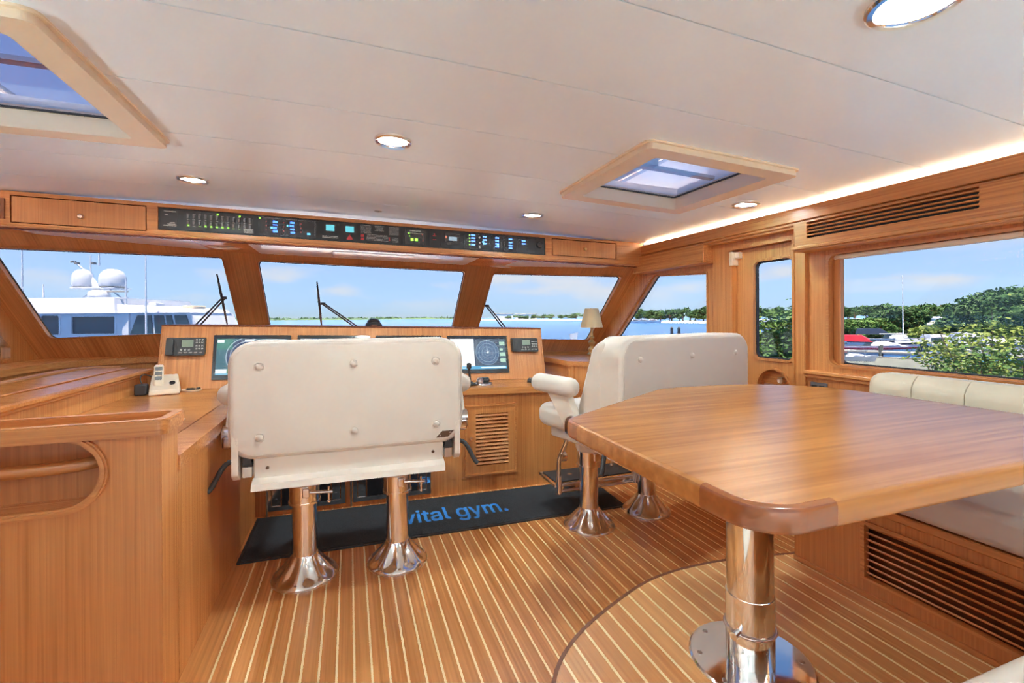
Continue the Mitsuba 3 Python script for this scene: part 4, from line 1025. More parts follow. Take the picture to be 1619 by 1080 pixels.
tr = trimesh.creation.torus(0.076, 0.005, major_sections=48, minor_sections=10); tr.apply_translation((px0, py0, HP + 0.115))
put(pd + '__ring', tr, 'chrome', smooth=True)
put(pd + '__base_plate', lathe([(0, 0), (0.188, 0), (0.188, 0.004), (0.182, 0.008), (0, 0.009)], (px0, py0, HP + 0.0004), 64), 'chrome', smooth=30)
put(pd + '__base_screw', cat(*[lathe([(0.009, 0), (0.009, 0.0015), (0.003, 0.0025), (0, 0.0025)], (px0 + 0.158 * math.cos(a), py0 + 0.158 * math.sin(a), HP + 0.009), 12) for a in np.arange(8) * math.pi / 4 + 0.3]), 'brushed')
put(pd + '__top_flange', cyl((px0, py0, ZT_ - 0.072), (px0, py0, ZT_ - TH - 0.0005), 0.15, n=40), 'chrome', smooth=40)
put(pd + '__clamp_knob', cat(cyl((px0 - 0.07, py0 - 0.02, HP + 0.12), (px0 - 0.10, py0 - 0.03, HP + 0.12), 0.012, n=14)), 'chrome', smooth=40)

# ================================================================ settee
SE = thing('settee', 'varnished starboard settee with a louvred base grille and a cream channelled back under the window', 'settee')
bp = sbox(1.95, HP, 2.70, 0.66)
part(SE, 'front', pyz(sbox(0.10, HP + 0.0005, 1.575, 0.648).difference(sbox(0.14, 0.352, 1.262, 0.562)), 1.95, 1.968), 'wood_z')
part(SE, 'end', box(1.951, 2.70, 1.557, 1.5745, HP + 0.0005, 0.648), 'wood_z')
part(SE, 'backing', box(2.0, 2.01, 0.10, 1.555, 0.30, 0.63), 'wood_dark')
part(SE, 'grille_frame', pyz(sbox(0.12, 0.338, 1.276, 0.576).difference(sbox(0.14, 0.352, 1.262, 0.562)), 1.940, 1.958), 'wood_y')
part(SE, 'top_rail', box(1.938, 1.96, 0.10, 1.577, 0.618, 0.648, 0.004), 'wood_y')
part(SE, 'plinth_moulding', box(1.943, 1.955, 0.10, 1.577, HP + 0.0005, HP + 0.02, 0.003), 'wood_y')
for i in range(8):
    z = 0.364 + i * 0.0265
    s = box(-0.013, 0.013, 0.14, 1.262, -0.0035, 0.0035, 0.0015); s.apply_transform(trimesh.transformations.rotation_matrix(math.radians(32), [0, 1, 0])); s.apply_translation((1.962, 0, z))
    part(SE, 'slat', s, 'wood_y')
part(SE, 'return_front', box(0.86, 1.95, 0.44, 0.458, HP + 0.0005, 0.64), 'wood_z')
part(SE, 'return_end', box(0.86, 0.878, -0.20, 0.44, HP + 0.0005, 0.64), 'wood_z')
k = thing('seat_cushion', 'cream leather seat cushion along the starboard settee under the table edge', 'cushion')
part(k, 'pad', rbox(1.925, 2.60, 0.52, 1.58, 0.6505, 0.775, 0.035, 2), 'leather', smooth=35)
part(k, 'piping', tube([(1.934, 0.56, 0.690), (1.934, 1.54, 0.690)], 0.004, 8), 'leather_tan', smooth=50)
k = thing('seat_cushion', 'cream leather cushion of the aft settee at the lower right corner of the picture', 'cushion')
part(k, 'pad', rbox(0.86, 2.60, -0.20, 0.505, 0.6405, 0.765, 0.035, 2), 'leather', smooth=35)
k = thing('bounce_sofa', 'cream leather sofa added out of view on the port side to bounce light', 'sofa')  # unseen sofa, added with the carpet as a pale light bounce
part(k, 'base', box(-2.30, -1.45, -2.4, 0.3, 0.0125, 0.22, 0.01), 'wood_y')
part(k, 'seat', rbox(-2.34, -1.42, -2.42, 0.32, 0.2205, 0.45, 0.05, 2), 'leather', smooth=35)
part(k, 'back', rbox(-2.36, -2.12, -2.42, 0.32, 0.4505, 0.86, 0.06, 2), 'leather', smooth=35)
k = SE
ch_e = [1.655, 1.438, 1.235, 1.03, 0.825, 0.62, 0.415, 0.21]
for i, (a, b_) in enumerate(zip(ch_e[:-1], ch_e[1:])):
    q = rrect(b_ + 0.0008, a - 0.0008, 0.70, 1.105, 0.004)
    if i == 0:
        q = Polygon([(b_ + 0.0008, 0.70), (a - 0.0008, 0.70), (a - 0.0008, 1.025)] + [(a - 0.08 + 0.08 * math.cos(t), 1.025 + 0.08 * math.sin(t)) for t in np.linspace(0, math.pi / 2, 9)[1:]] + [(b_ + 0.0008, 1.105)])
    m_ = pillow(q, 0.115, 0.0035 if i else 0.0035, 3)
    # the roll of the top and the shallow channels between the panels
    v = m_.vertices
    m2 = to_yz(m_, 2.535)
    m2 = m2.subdivide_to_size(0.03); v = m2.vertices.copy()
    fw = np.clip((2.65 - v[:, 0]) / 0.115, 0, 1)
    yy = np.clip((v[:, 1] - b_) / (a - b_), 0, 1)
    v[:, 0] += fw * (0.012 * (1 - np.sin(np.pi * np.clip(yy, 0, 1)) ** 0.4) + 0.055 * np.clip((v[:, 2] - 1.03) / 0.075, 0, 1) ** 2 + (0.05 * np.clip((yy - 0.7) / 0.3, 0, 1) ** 2 if i == 0 else 0))
    m2.vertices = v; m2.merge_vertices()
    part(k, 'back_channel', m2, 'leather_tan', smooth=40)

# ================================================================ wipers outside the windshield
def wiper(blade, arm_top, arm_bot, label, wid=0.05):
    k = thing('windshield_wiper', label, 'wiper', 'windshield wipers')
    P = lambda x, z, o=0.13: np.array([x, float(yw(x, z)) + o, z])
    H = lambda m: heel(m)
    if blade:
        a, b_ = blade
        bl = part(k, 'blade', H(tube([P(*a), P(*(np.array(a) * .7 + np.array(b_) * .3)), P(*(np.array(a) * .35 + np.array(b_) * .65)), P(*b_)], [0.006, 0.011, 0.011, 0.006], 8)), 'black_matt', smooth=50)
    o = np.array([wid / 2, 0.0, wid / 2]) * (1 if arm_bot[0] < arm_top[0] else -1) * np.array([1, 0, -1 if arm_bot[0] < arm_top[0] else 1])
    o = np.array([wid * 0.45, 0, 0])
    for s in (-1, 1):
        part(k, 'arm', H(cyl(P(*arm_top) + s * o * 0.55, P(*arm_bot) + s * o, 0.007, n=10)), 'black_matt', smooth=50)
    part(k, 'pivot', H(cat(cyl(P(*arm_top) - o, P(*arm_top) + o, 0.012, n=12), cyl(P(*arm_top, 0.11), P(*arm_top, 0.16), 0.010, n=12))), 'black_matt', smooth=50)
    part(k, 'motor_cap', H(cyl(P(arm_bot[0], arm_bot[1], 0.0), P(arm_bot[0], arm_bot[1], 0.17), 0.022, n=14)), 'black_matt', smooth=50)


wiper(((-1.076, 1.767), (-1.101, 1.33)), (-1.072, 1.571), (-1.49, 1.15), 'black twin-arm wiper with an upright blade outside the left windshield pane')
wiper(((-0.284, 1.741), (-0.267, 1.24)), (-0.243, 1.543), (0.289, 1.15), 'black twin-arm wiper with an upright blade outside the centre windshield pane')
wiper(None, (1.421, 1.56), (1.855, 1.15), 'black twin wiper arms without a visible blade outside the right windshield pane')
# ================================================================ outside: foredeck, water, shores, boats, trees
WATER = -3.0


def at(bearing, rng_, z=WATER):          # bearing in degrees from the bow towards starboard
    a = math.radians(bearing)
    return np.array([rng_ * math.sin(a), rng_ * math.cos(a), z])


FD = struct('foredeck', 'white foredeck in front of the windshield', 'deck')
fdp = Polygon([(0.2, 5.48), (-0.86, 5.48), (-2.6, 4.95), (-2.7, 6.0), (-2.0, 9.0), (-0.9, 11.2), (0.2, 12.2), (1.3, 11.2), (2.3, 9.0), (2.95, 6.0), (2.9, 4.92), (1.22, 5.48)])
m = pxy(fdp, 0.80, 0.965); v = m.vertices.copy(); v[:, 2] += 0.013 * (v[:, 1] - 5.5); m.vertices = v
part(FD, 'deck', heel(m), 'white_gel')
part(FD, 'side_deck', cat(box(2.83, 3.5, -4, 5.2, 0.15, 0.25), box(-3.2, -2.48, -4, 5.2, 0.15, 0.25)), 'white_gel')  # unseen side decks, set high to bounce sun up through the side windows
part(FD, 'hull', heel(pxy(Polygon([(-3.2, -6), (-3.2, 5.2), (-2.4, 9.0), (-0.9, 11.6), (0.2, 12.6), (1.3, 11.6), (2.7, 9.0), (3.5, 5.2), (3.5, -6)]), -3.4, -0.42)), 'white_gel')
WS_ = struct('water', 'calm blue bay water', 'water')
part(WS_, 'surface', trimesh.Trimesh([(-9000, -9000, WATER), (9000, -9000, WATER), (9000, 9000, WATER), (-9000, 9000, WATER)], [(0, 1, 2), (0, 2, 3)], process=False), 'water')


def leaves(centres, size, seed, flat=0.5):
    r = np.random.default_rng(seed); n = len(centres)
    a = r.normal(size=(n, 3)); a[:, 2] *= flat; a /= np.linalg.norm(a, axis=1, keepdims=True)
    b = np.cross(a, r.normal(size=(n, 3))); b /= np.linalg.norm(b, axis=1, keepdims=True)
    s = size * r.uniform(0.6, 1.4, (n, 1))
    v = np.stack([centres - a * s, centres - b * s * 0.42, centres + a * s, centres + b * s * 0.42], 1).reshape(-1, 3)
    q = np.arange(n)[:, None] * 4
    return trimesh.Trimesh(v, np.vstack([q + [0, 1, 2], q + [0, 2, 3]]), process=False)


def blob(c, rad, seed, sub=3, amp=0.35):
    m = trimesh.creation.icosphere(subdivisions=sub)
    n = meshkit.fbm(m.vertices * 2.2 + seed * 7.3, 3, seed)
    m.vertices = m.vertices * (1 + amp * (n[:, None] - 0.5) * 2) * rad + c
    return m


def shell_points(c, rad, n, r):
    d = r.normal(size=(n, 3)); d /= np.linalg.norm(d, axis=1, keepdims=True)
    return c + d * rad * r.uniform(0.75, 1.08, (n, 1))


def tree(name, label, category, base, height, width, mat_, seed, nleaf=1600, leaf=0.3, group=None, lobes=7, low=0.15):
    r = np.random.default_rng(seed)
    k = thing(name, label, category, group)
    base = np.array(base, float)
    part(k, 'trunk', cat(cyl(base - (0, 0, 0.3), base + (0, 0, height * 0.6), width * 0.045, width * 0.02, n=8), *[cyl(base + (0, 0, height * 0.25), base + (r.uniform(-.35, .35) * width, r.uniform(-.35, .35) * width, height * 0.7), width * 0.025, width * 0.008, n=6) for _ in range(4)]), 'bark')
    pts, core = [], []
    for i in range(lobes):
        rr = np.array([width * r.uniform(.20, .30)] * 2 + [height * r.uniform(.14, .22)])
        c = base + (r.uniform(-.5, .5) * (width - 2 * rr[0]), r.uniform(-.5, .5) * (width - 2 * rr[0]), height * low + rr[2] + r.uniform(0, 1) * (height * (1 - low) - 2 * rr[2]))
        if i == 0: c[2] = base[2] + height - rr[2]
        pts.append(shell_points(c, rr, nleaf // lobes, r)); core.append(blob(c, rr * 0.82, seed + i, 2))
    part(k, 'foliage', cat(leaves(np.vstack(pts), leaf, seed), *core), mat_, kind='stuff')
    return k


# distant shores
SH = struct('far_shore', 'low sandy and green shoreline across the bay', 'shore')
def bank(b0, b1, r0, r1, h, mat_, seed):
    n = 60; t = np.linspace(0, 1, n); v = []
    for i in range(n):
        b = b0 + (b1 - b0) * t[i]; r_ = r0 + (r1 - r0) * t[i]
        hh = h * (0.4 + 0.9 * meshkit.fbm(np.array([b * 1.7, seed, 0.3]), 3, seed)) * min(1, 8 * t[i] + .15, 8 * (1 - t[i]) + .15)
        v += [at(b, r_, WATER - 0.2), at(b, r_ + 15, WATER + hh * .6), at(b, r_ + 60, WATER + hh), at(b, r_ + 160, WATER - 0.2)]
    f = []
    for i in range(n - 1):
        for j in range(3):
            a = i * 4 + j
            f += [[a, a + 4, a + 5], [a, a + 5, a + 1]]
    part(SH, 'bank', trimesh.Trimesh(np.array(v), f, process=False), mat_)
bank(-30, 14.5, 1500, 1300, 5.0, 'leaf_far', 3)
bank(12.5, 36, 800, 420, 2.6, 'sand', 5)
bank(30, 80, 330, 240, 1.6, 'sand', 6)
r = np.random.default_rng(11)
pts = [at(b, 1420 + r.uniform(-30, 60), WATER + r.uniform(1, 7)) for b in np.concatenate([r.uniform(-20, 14, 700), r.uniform(3, 6, 100), r.uniform(-16, -13, 160)])]
k = thing('distant_trees', 'thin line of hazy trees on the far horizon beyond the centre windshield', 'trees', kind='stuff')
part(k, 'foliage', leaves(np.array(pts), 5.0, 12), 'leaf_far', kind='stuff')
names = ('hazy rounded tree on the sandy shore seen through the right windshield pane', 'shore tree behind the white boats, seen through the forward side window', 'shore tree of the far bank seen beyond the marina')
for b in np.arange(19.2, 35, 1.05):
    hh = r.uniform(5, 9); R_ = 800 - (b - 12.5) / 23.5 * 380 + 60
    tree('shore_tree', names[0], 'tree', at(b + r.uniform(-.3, .3), R_, WATER + 1.2), hh, hh * r.uniform(1.6, 2.6), 'leaf_far', 100 + int(b * 10), 240, 1.6, 'trees on the sandy far shore', 4)
for b in np.arange(35.2, 47, 0.62):
    hh = r.uniform(7, 10.5)
    tree('shore_tree', names[1], 'tree', at(b + r.uniform(-.2, .2), 345 + r.uniform(0, 20), WATER + 0.8), hh, hh * r.uniform(0.9, 1.5), 'leaf_dark', 300 + int(b * 10), 300, 1.3, 'trees behind the far marina', 4)
for b in np.arange(47.1, 70, 0.85):
    hh = r.uniform(6.5, 9.5)
    tree('shore_tree', names[2], 'tree', at(b + r.uniform(-.2, .2), 300 + r.uniform(0, 20), WATER + 0.8), hh, hh * r.uniform(1.0, 1.7), 'leaf_dark', 500 + int(b * 10), 300, 1.3, 'trees of the bank beyond the marina', 4)


def frame_at(p, heading):                # heading in degrees from the bow towards starboard: direction of local +x
    a = math.radians(heading)
    M = np.eye(4); M[:3, 0] = (math.sin(a), math.cos(a), 0); M[:3, 1] = (-math.cos(a), math.sin(a), 0); M[:3, 3] = p
    return M


for b, R_, w, h, l in ((18.6, 900, 34, 10, 'low pale building on the far shore, left of two seen through the right windshield pane'), (21.3, 860, 40, 9, 'low pale building on the far shore, right of two seen through the right windshield pane')):
    k = thing('shore_building', l, 'building', None)
    M = frame_at(at(b, R_, WATER + 1), 110)
    part(k, 'walls', box(-w / 2, w / 2, -6, 6, 0, h).apply_transform(M), 'paper_white')
    part(k, 'roof', box(-w / 2 - 1, w / 2 + 1, -7, 7, h, h + 1.4, 0.5).apply_transform(M), 'sand')
    for i in range(5):
        part(k, 'window', box(-w / 2 + (i + .2) * w / 5, -w / 2 + (i + .7) * w / 5, 5.9, 6.1, h * .35, h * .7).apply_transform(M), 'pane_dark')


# ---------------------------------------------------------------- generic boats
def hull_mesh(L_, B, h, draft=0.3, flare=0.75, n=18):
    v = []
    for i in range(n):
        t = i / (n - 1); x = -L_ / 2 + L_ * t
        w = B / 2 * (1 - max(0, (t - 0.35) / 0.65) ** 2.2); z = h * (0.85 + 0.35 * t * t)
        xb = x - (0.10 * L_ * max(0, t - .5) * 2)
        v += [(xb, -w * flare * (1 - .3 * t), -draft), (x, -w, z), (x, w, z), (xb, w * flare * (1 - .3 * t), -draft)]
    f = []
    for i in range(n - 1):
        for j in range(4):
            a, b_ = i * 4 + j, i * 4 + (j + 1) % 4
            f += [[a, a + 4, b_ + 4], [a, b_ + 4, b_]]
    f += [[0, 1, 2], [0, 2, 3], [(n - 1) * 4, (n - 1) * 4 + 2, (n - 1) * 4 + 1], [(n - 1) * 4, (n - 1) * 4 + 3, (n - 1) * 4 + 2]]
    return fix(trimesh.Trimesh(np.array(v), f, process=False))


def taper(x0, x1, w, z0, z1, s0=0.15, s1=0.5, ws=0.85):
    return trimesh.convex.convex_hull(np.array([(x0, y, z0) for y in (-w / 2, w / 2)] + [(x1, y, z0) for y in (-w / 2 * .8, w / 2 * .8)] + [(x0 + s0, y, z1) for y in (-w / 2 * ws, w / 2 * ws)] + [(x1 - s1, y, z1) for y in (-w / 2 * .7, w / 2 * .7)]))


def boat(name, label, p, heading, L_, B, h, hull, kind='cabin', group=None, stripe=None, canopy=None):
    k = thing(name, label, 'boat', group)
    M = frame_at(p, heading)
    A = lambda n, m, mt, **kw: part(k, n, m.apply_transform(M), mt, **kw)
    A('hull', hull_mesh(L_, B, h), hull, smooth=25)
    A('deck', hull_mesh(L_ * .985, B * .985, h + 0.03, draft=-h * .85, n=14), 'yacht_white')
    if stripe:
        A('stripe', hull_mesh(L_ * 1.002, B * 1.02, h * 0.80, draft=-h * 0.42, flare=0.97), stripe)
    if kind == 'cabin':
        A('cabin', taper(-L_ * .25, L_ * .22, B * .72, h, h + L_ * .10, .1, L_ * .06), 'yacht_white')
        A('windows', taper(-L_ * .22, L_ * .195, B * .735, h + L_ * .035, h + L_ * .075, .08, L_ * .03, .93), 'pane_dark')
        A('flybridge', taper(-L_ * .22, L_ * .06, B * .62, h + L_ * .10, h + L_ * .135, .05, L_ * .04), 'yacht_white')
    if kind == 'open':
        A('windscreen', taper(-L_ * .08, L_ * .08, B * .7, h + .05, h + L_ * .075, L_ * .05, L_ * .06), 'pane_dark')
        A('cuddy', taper(L_ * .0, L_ * .38, B * .66, h, h + L_ * .05, .05, L_ * .2), 'yacht_white')
    if canopy:
        A('canopy', taper(-L_ * .40, L_ * .02, B * .8, h + L_ * .05, h + L_ * .135, .2, L_ * .12), canopy)
    if kind == 'sail':
        A('coachroof', taper(-L_ * .2, L_ * .2, B * .5, h, h + .45, .1, .5), 'yacht_white')
        A('mast', cyl((-0.5, 0, h), (-0.55, 0, h + 8.2), 0.07, 0.045, n=10), 'white_gel', smooth=40)
        A('boom', cyl((-0.5, 0, h + 1.1), (-L_ * .42, 0, h + 1.0), 0.06, n=8), 'white_gel')
    A('rail', cat(tube([(L_ * .05, B * .42, h * 1.05 + .45), (L_ * .3, B * .28, h * 1.1 + .5), (L_ * .48, 0, h * 1.2 + .5), (L_ * .3, -B * .28, h * 1.1 + .5), (L_ * .05, -B * .42, h * 1.05 + .45)], 0.025, 6), *[cyl((L_ * t, s * B * q, h), (L_ * t, s * B * q, h * 1.1 + .5), 0.02, n=6) for t, q in ((.05, .42), (.3, .28)) for s in (-1, 1)]), 'brushed')
    return k


boat('motor_boat', 'white and red motor boat with a red canopy at the dock', at(57.6, 66), 150, 8.4, 2.8, 1.0, 'yacht_white', 'open', stripe='hull_red', canopy='hull_red')
boat('sail_boat', 'sailing boat with a navy hull and a tall white mast beyond the wide side window', at(60.4, 74), 148, 6.6, 2.4, 1.05, 'hull_navy', 'sail')
boat('motor_yacht', 'long white boat with a dark canopy lying behind the red and white boat', at(59.0, 84), 150, 9.5, 3.0, 1.2, 'yacht_white', 'open', stripe='hull_navy', canopy='hull_navy')
boat('motor_yacht', 'white cabin cruiser at the dock, right of the navy sailing boat', at(62.6, 76), 120, 7.0, 2.6, 1.1, 'yacht_white', 'cabin')
boat('motor_yacht', 'white flybridge cruiser half hidden by the front shrubs', at(64.9, 72), 130, 8.5, 3.0, 1.3, 'yacht_white', 'cabin', stripe='hull_navy')
boat('motor_yacht', 'white cruiser behind the shrubs near the right picture edge', at(66.9, 62), 140, 7.5, 2.8, 1.2, 'yacht_white', 'cabin')
boat('motor_boat', 'small boat under a blue canvas cover at the right picture edge', at(67.6, 46), 150, 5.0, 2.0, 0.9, 'yacht_white', 'open', canopy='canvas_blue')
boat('motor_boat', 'small grey white boat at the dock, nearest the left edge of the wide side window', at(55.6, 52), 150, 4.6, 1.9, 0.7, 'yacht_white', 'open')
for i, (b, R_) in enumerate(((34.6, 318), (35.6, 316), (36.7, 318), (48.2, 255), (49.3, 250), (50.4, 252), (56.6, 262), (57.6, 262))):
    boat('far_yacht', ('white yacht of the distant row seen through the forward side window', 'white yacht of the distant row seen through the door glass', 'white yacht of the distant row seen over the green bushes')[0 if i < 3 else 1 if i < 6 else 2], at(b, R_), 100 + 20 * (i % 3), 11, 3.6, 1.6, 'yacht_white', 'cabin', 'distant white yachts %s' % ('ahead', 'abeam', 'over the bushes')[0 if i < 3 else 1 if i < 6 else 2])
k = thing('boat_shed', 'long white open boat shed on the far bank beyond the marina', 'boat shed')
M = frame_at(at(62.6, 190), 152)
part(k, 'roof', box(-14, 14, -5, 5, 2.7, 3.9, 0.4).apply_transform(M), 'yacht_white')
part(k, 'post', cat(*[box(x - .2, x + .2, y - .2, y + .2, -.5, 2.8) for x in np.linspace(-13, 13, 7) for y in (-4.5, 4.5)]).apply_transform(M), 'dock')
part(k, 'back', box(-13.5, 13.5, -4.8, -4.5, 0, 1.6).apply_transform(M), 'dock')
k = thing('dock', 'grey dock running across the marina in front of the boats', 'dock')
M = frame_at(at(60.5, 60), 152)
part(k, 'deck', box(-16, 20, -0.9, 0.9, 0.55, 0.75, 0.04).apply_transform(M), 'dock')
part(k, 'pile', cat(*[cyl((x, y, -1), (x, y, 1.3 if i % 2 else .6), 0.14, n=10) for i, x in enumerate(np.linspace(-15, 19, 9)) for y in (-0.8, 0.8)]).apply_transform(M), 'concrete')
k = thing('sea_wall', 'low grey concrete quay in front of the dock', 'wall')
M = frame_at(at(61.5, 47), 152)
part(k, 'wall', box(-14, 24, -5.5, 10.0, -0.5, 0.30, 0.05).apply_transform(M), 'concrete')
part(k, 'cap', box(-14, 24, 9.3, 9.8, 0.301, 0.42, 0.03).apply_transform(M), 'dock')
for b, l in ((38.75, 'dark mooring piling above the right helm chair back, left of two'), (39.55, 'dark mooring piling above the right helm chair back, right of two')):
    k = thing('mooring_piling', l, 'piling', 'mooring pilings')
    part(k, 'post', cyl(at(b, 32, -4), at(b, 32, 0.62), 0.10, 0.09, n=14), 'black_matt', smooth=40)
    part(k, 'cap', cyl(at(b, 32, 0.62), at(b, 32, 0.72), 0.11, 0.03, n=14), 'black_matt', smooth=40)
k = thing('channel_marker', 'small white channel marker standing in the water left of the table lamp', 'marker')
M = frame_at(at(27.25, 60), 110)
part(k, 'post', cyl((0, 0, -1), (0, 0, 1.6), 0.10, n=10).apply_transform(M), 'dock')
part(k, 'board', pxz(Polygon([(-.45, 1.3), (.35, 1.1), (.5, 2.4), (-.6, 2.2)]), -0.03, 0.03).apply_transform(M), 'yacht_white')

# trees and bushes to starboard
for i, (b, R_, h, w, mt, l) in enumerate(((59.4, 98, 5.4, 5.5, 'leaf_dark', 'tallest dark tree behind the sailing boat mast'), (58.3, 97, 4.4, 5.0, 'leaf_dark', 'dark tree left of the sailing boat mast'), (60.8, 99, 4.9, 4.5, 'leaf_dark', 'dark tree right of the sailing boat mast'),
        (56.4, 90, 3.4, 6.5, 'leaf_mid', 'broad green bush behind the red and white motor boat'), (55.0, 92, 3.3, 6.0, 'leaf_mid', 'green bush at the left edge of the wide side window'), (58.0, 88, 3.6, 6.0, 'leaf_mid', 'olive green bush left of the mast'),
        (61.4, 84, 2.5, 5.0, 'leaf_light', 'low light green bush right of the mast'), (64.2, 86, 5.2, 6.0, 'leaf_dark', 'sloping dark tree at the left of the big grove'), (65.4, 84, 6.7, 7.0, 'leaf_dark', 'tall dark tree in the middle of the big grove'),
        (66.7, 80, 7.1, 7.0, 'leaf_dark', 'tall dark tree at the right of the big grove'), (68.3, 76, 7.2, 8.0, 'leaf_dark', 'dark tree of the grove cut by the right picture edge'), (63.3, 92, 3.2, 4.0, 'leaf_dark', 'low dark bush beside the boat shed'))):
    tree('grove_tree', l, 'tree', at(b, R_, WATER + 0.4), h, w, mt, 900 + i, 2600, 0.30, lobes=9, low=0.02)


def shrub(label, base, h, w, seed, mat_, n=1500, leaf=0.075, stems=9):
    r = np.random.default_rng(seed); base = np.array(base, float)
    k = thing('mangrove_shrub', label, 'shrub')
    st, pts = [], []
    for _ in range(stems):
        tip = base + (r.uniform(-.5, .5) * w, r.uniform(-.5, .5) * w, h * r.uniform(.6, 1.0))
        midp = base + (tip - base) * .5 + r.normal(size=3) * .12
        line_ = smoothline([base + r.normal(size=3) * (.15, .15, 0), midp, tip], 12); st.append(tube(line_, np.linspace(.03, .006, 12), 6))
        for _ in range(7):
            q = line_[r.integers(4, 12)] + r.normal(size=3) * (w * .10, w * .10, h * .05)
            pts.append(q + r.normal(size=(n // (stems * 7), 3)) * (0.20, 0.20, 0.09))
    part(k, 'stems', cat(*st), 'bark')
    part(k, 'foliage', leaves(np.vstack(pts), leaf, seed, 0.35), mat_, kind='stuff')


shrub('light green mangrove shrub in front of the boats, left of the front row of shrubs', at(63.3, 21, -2.6), 3.4, 1.8, 21, 'leaf_light')
shrub('yellow green mangrove shrub in the middle of the front row of shrubs', at(64.9, 20, -2.6), 4.2, 2.2, 22, 'leaf_light', 2000)
shrub('tall light green mangrove shrub right of the yellow green one', at(66.3, 19, -2.6), 4.4, 2.2, 23, 'leaf_light', 2000)
shrub('green mangrove shrub at the right picture edge', at(67.7, 17, -2.6), 3.4, 2.4, 24, 'leaf_mid', 2000)
shrub('olive mangrove shrub low under the front row of shrubs', at(65.6, 17, -2.6), 2.7, 2.6, 25, 'leaf_mid', 1800)
shrub('bushy mangrove seen through the left half of the door glass', at(47.8, 18, -2.6), 3.5, 2.0, 26, 'leaf_light', 6500, 0.09, 14)
shrub('taller bushy mangrove seen through the right half of the door glass', at(50.2, 17, -2.6), 4.4, 2.2, 27, 'leaf_mid', 7500, 0.09, 14)
shrub('mid green mangrove at the bottom of the door glass', at(49.0, 14.5, -2.6), 3.0, 2.4, 28, 'leaf_mid', 7000, 0.09, 14)

# ---------------------------------------------------------------- the white motor yacht to port
NY = thing('neighbour_yacht', 'big white motor yacht with two satellite domes moored to port', 'yacht')
NP = EYE + FWD * 22.0; NP[2] = 0
MY = np.eye(4); MY[:3, 0] = RGT; MY[:3, 1] = FWD; MY[:3, 2] = (0, 0, 1); MY[:3, 3] = NP
B_ = lambda n, m, mt, **kw: part(NY, n, m.apply_transform(MY), mt, **kw)
hp = Polygon([(-27.5, 0.3), (-16.9, 0.3), (-15.6, 2.62), (-27.5, 2.62)])
w1, w2 = rrect(-22.62, -21.72, 0.70, 1.62, 0.08), rrect(-21.12, -19.05, 0.74, 1.56, 0.05)
B_('house_side', pxz(sbox(-27.5, -0.2, -18.4, 1.78).difference(unary_union([w1, w2])), 0.0, 0.12), 'yacht_white')
for w in (w1, w2):
    B_('window_frame', pxz(w.buffer(0.07, join_style=1).difference(w), -0.03, 0.06), 'yacht_white')
    B_('window', pxz(w.buffer(0.01), 0.05, 0.08), 'pane_dark')
B_('house_core', box(-27.5, -18.45, 0.13, 4.8, -0.2, 1.75), 'yacht_white')
hull_of = lambda pts: trimesh.convex.convex_hull(np.array(pts, float))
B_('roof_brow', hull_of([(-27.5, -.35, 1.72), (-18.75, -.35, 1.72), (-18.95, -.15, 2.46), (-27.5, -.15, 2.46), (-27.5, 5.2, 1.72), (-18.75, 5.2, 1.72), (-18.95, 5, 2.46), (-27.5, 5, 2.46)]), 'yacht_white')
B_('fore_roof', hull_of([(-18.9, -.25, 1.72), (-15.95, 0.7, 1.74), (-18.9, -.1, 2.14), (-16.2, .8, 1.95), (-18.9, 4.9, 1.72), (-15.95, 4.1, 1.74), (-18.9, 4.8, 2.14), (-16.2, 4.0, 1.95)]), 'yacht_white')
def yface(pts):             # the raked forward quarter: a wall turning away to the right
    return np.array([(x, 0.02 + max(0, (x + 18.5)) * 0.30, z) for x, z in pts])
def yslab(pts, d0, d1):
    q = yface(pts)
    return trimesh.convex.convex_hull(np.vstack([q + (0, d0, 0), q + (0, d1, 0)]))
B_('quarter_wall', yslab([(-18.5, -0.2), (-15.2, -0.2), (-16.0, 1.74), (-18.5, 1.74)], 0.06, 3.5), 'yacht_white')
for q in ([(-18.38, 0.70), (-17.50, 0.72), (-17.56, 1.62), (-18.10, 1.62)], [(-17.40, 0.72), (-16.96, 0.72), (-17.08, 1.62), (-17.44, 1.62)], [(-16.88, 0.72), (-16.60, 0.72), (-16.76, 1.62), (-16.98, 1.62)], [(-16.50, 0.72), (-15.92, 0.72), (-16.16, 1.62), (-16.64, 1.62)]):
    B_('quarter_window', yslab(q, 0.0, 0.10), 'pane_dark')
B_('hull', box(-30, -9, -0.6, 5.8, -3.4, -0.3, 0.2), 'yacht_white')
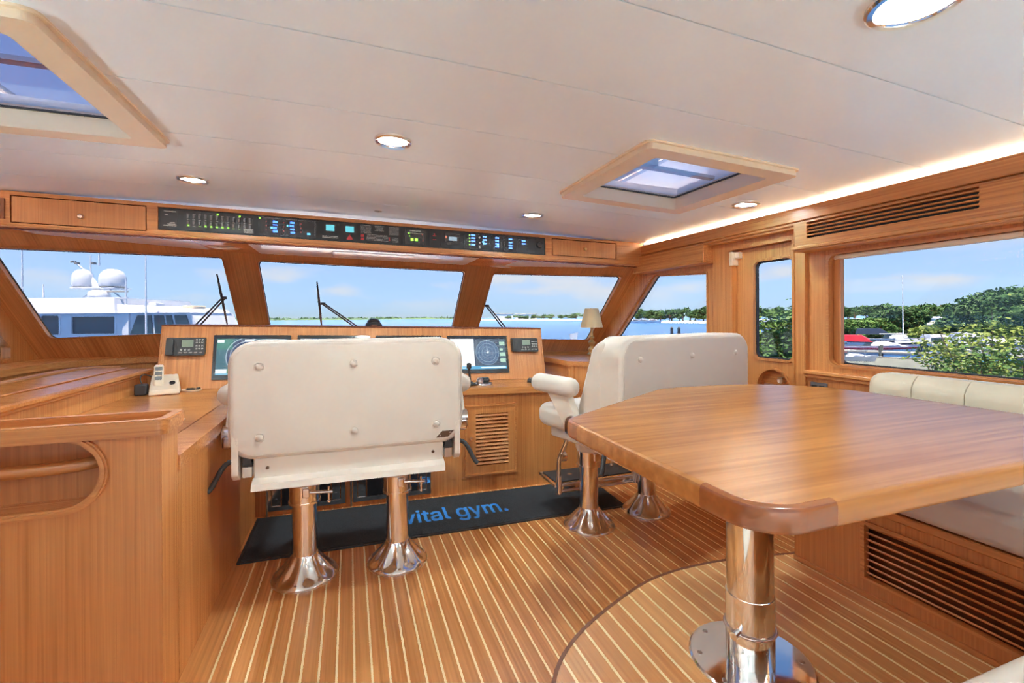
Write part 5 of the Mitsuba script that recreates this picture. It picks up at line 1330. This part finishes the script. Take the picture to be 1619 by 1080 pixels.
# arch, domes, antennas
B_('arch_leg', cat(tube([(-21.2, 1.6, 2.4), (-21.75, 1.9, 3.3), (-22.2, 1.9, 4.0)], [0.20, 0.13, 0.07], 10), tube([(-22.1, 1.5, 2.45), (-21.55, 1.7, 2.95)], 0.035, 8), tube([(-20.6, 2.4, 2.45), (-21.2, 2.2, 3.0)], 0.035, 8)), 'yacht_white', smooth=40)
B_('arch_platform', box(-22.5, -20.3, 1.3, 2.5, 3.00, 3.07, 0.02), 'yacht_white')
for x, rr in ((-22.26, 0.46), (-20.71, 0.575)):
    d = B_('satellite_dome', lathe([(0, 3.13), (rr * .96, 3.13), (rr, 3.25), (rr * .985, 3.50), (rr * .90, 3.74), (rr * .70, 3.92), (rr * .36, 4.02), (0, 4.04)], (x, 1.8, 0), 36), 'yacht_white', smooth=50)
    put(d + '__skirt', lathe([(0, 3.07), (rr * .86, 3.07), (rr * .94, 3.128), (0.0, 3.128)], (x, 1.8, 0), 36).apply_transform(MY), 'dock', smooth=40)
B_('radome', lathe([(0, 2.46), (0.42, 2.46), (0.46, 2.58), (0.42, 2.78), (0.28, 2.88), (0, 2.90)], (-20.6, 0.9, 0), 28), 'yacht_white', smooth=50)
B_('radar_scanner', box(-20.9, -19.2, 0.85, 1.0, 2.78, 2.86, 0.03), 'dock')
B_('mast', cat(cyl((-21.95, 1.9, 3.6), (-21.95, 1.9, 4.75), 0.035, n=8), tube([(-22.1, 1.9, 3.85), (-22.5, 1.9, 4.2), (-22.8, 1.9, 4.42)], 0.045, 8)), 'yacht_white')
B_('instruments', cat(*[box(x - .06, x + .06, 1.8, 2.0, z - .05, z + .05) for x, z in ((-22.85, 4.44), (-22.65, 4.36), (-21.78, 4.35), (-22.2, 3.8), (-22.05, 3.72))]), 'grey_plastic')
for x, y, z0, z1 in ((-24.13, 0.6, 2.4, 5.0), (-23.5, 1.0, 2.4, 3.2), (-21.95, 2.4, 4.3, 5.0), (-18.68, 0.2, 2.1, 3.45), (-17.32, -0.3, 0.3, 4.45)):
    B_('antenna', cyl((x, y, z0), (x, y, z1), 0.045, 0.028, n=8), 'yacht_white', smooth=40)
B_('rail', box(-20.1, -18.6, 0.15, 0.25, 2.42, 2.50), 'yacht_white')
B_('deck_box', box(-18.4, -18.0, 1.2, 1.8, 2.05, 2.26, 0.03), 'yacht_white')
B_('deck_seat', box(-16.85, -16.2, 1.4, 2.3, 1.92, 2.12, 0.05), 'cream_trim')
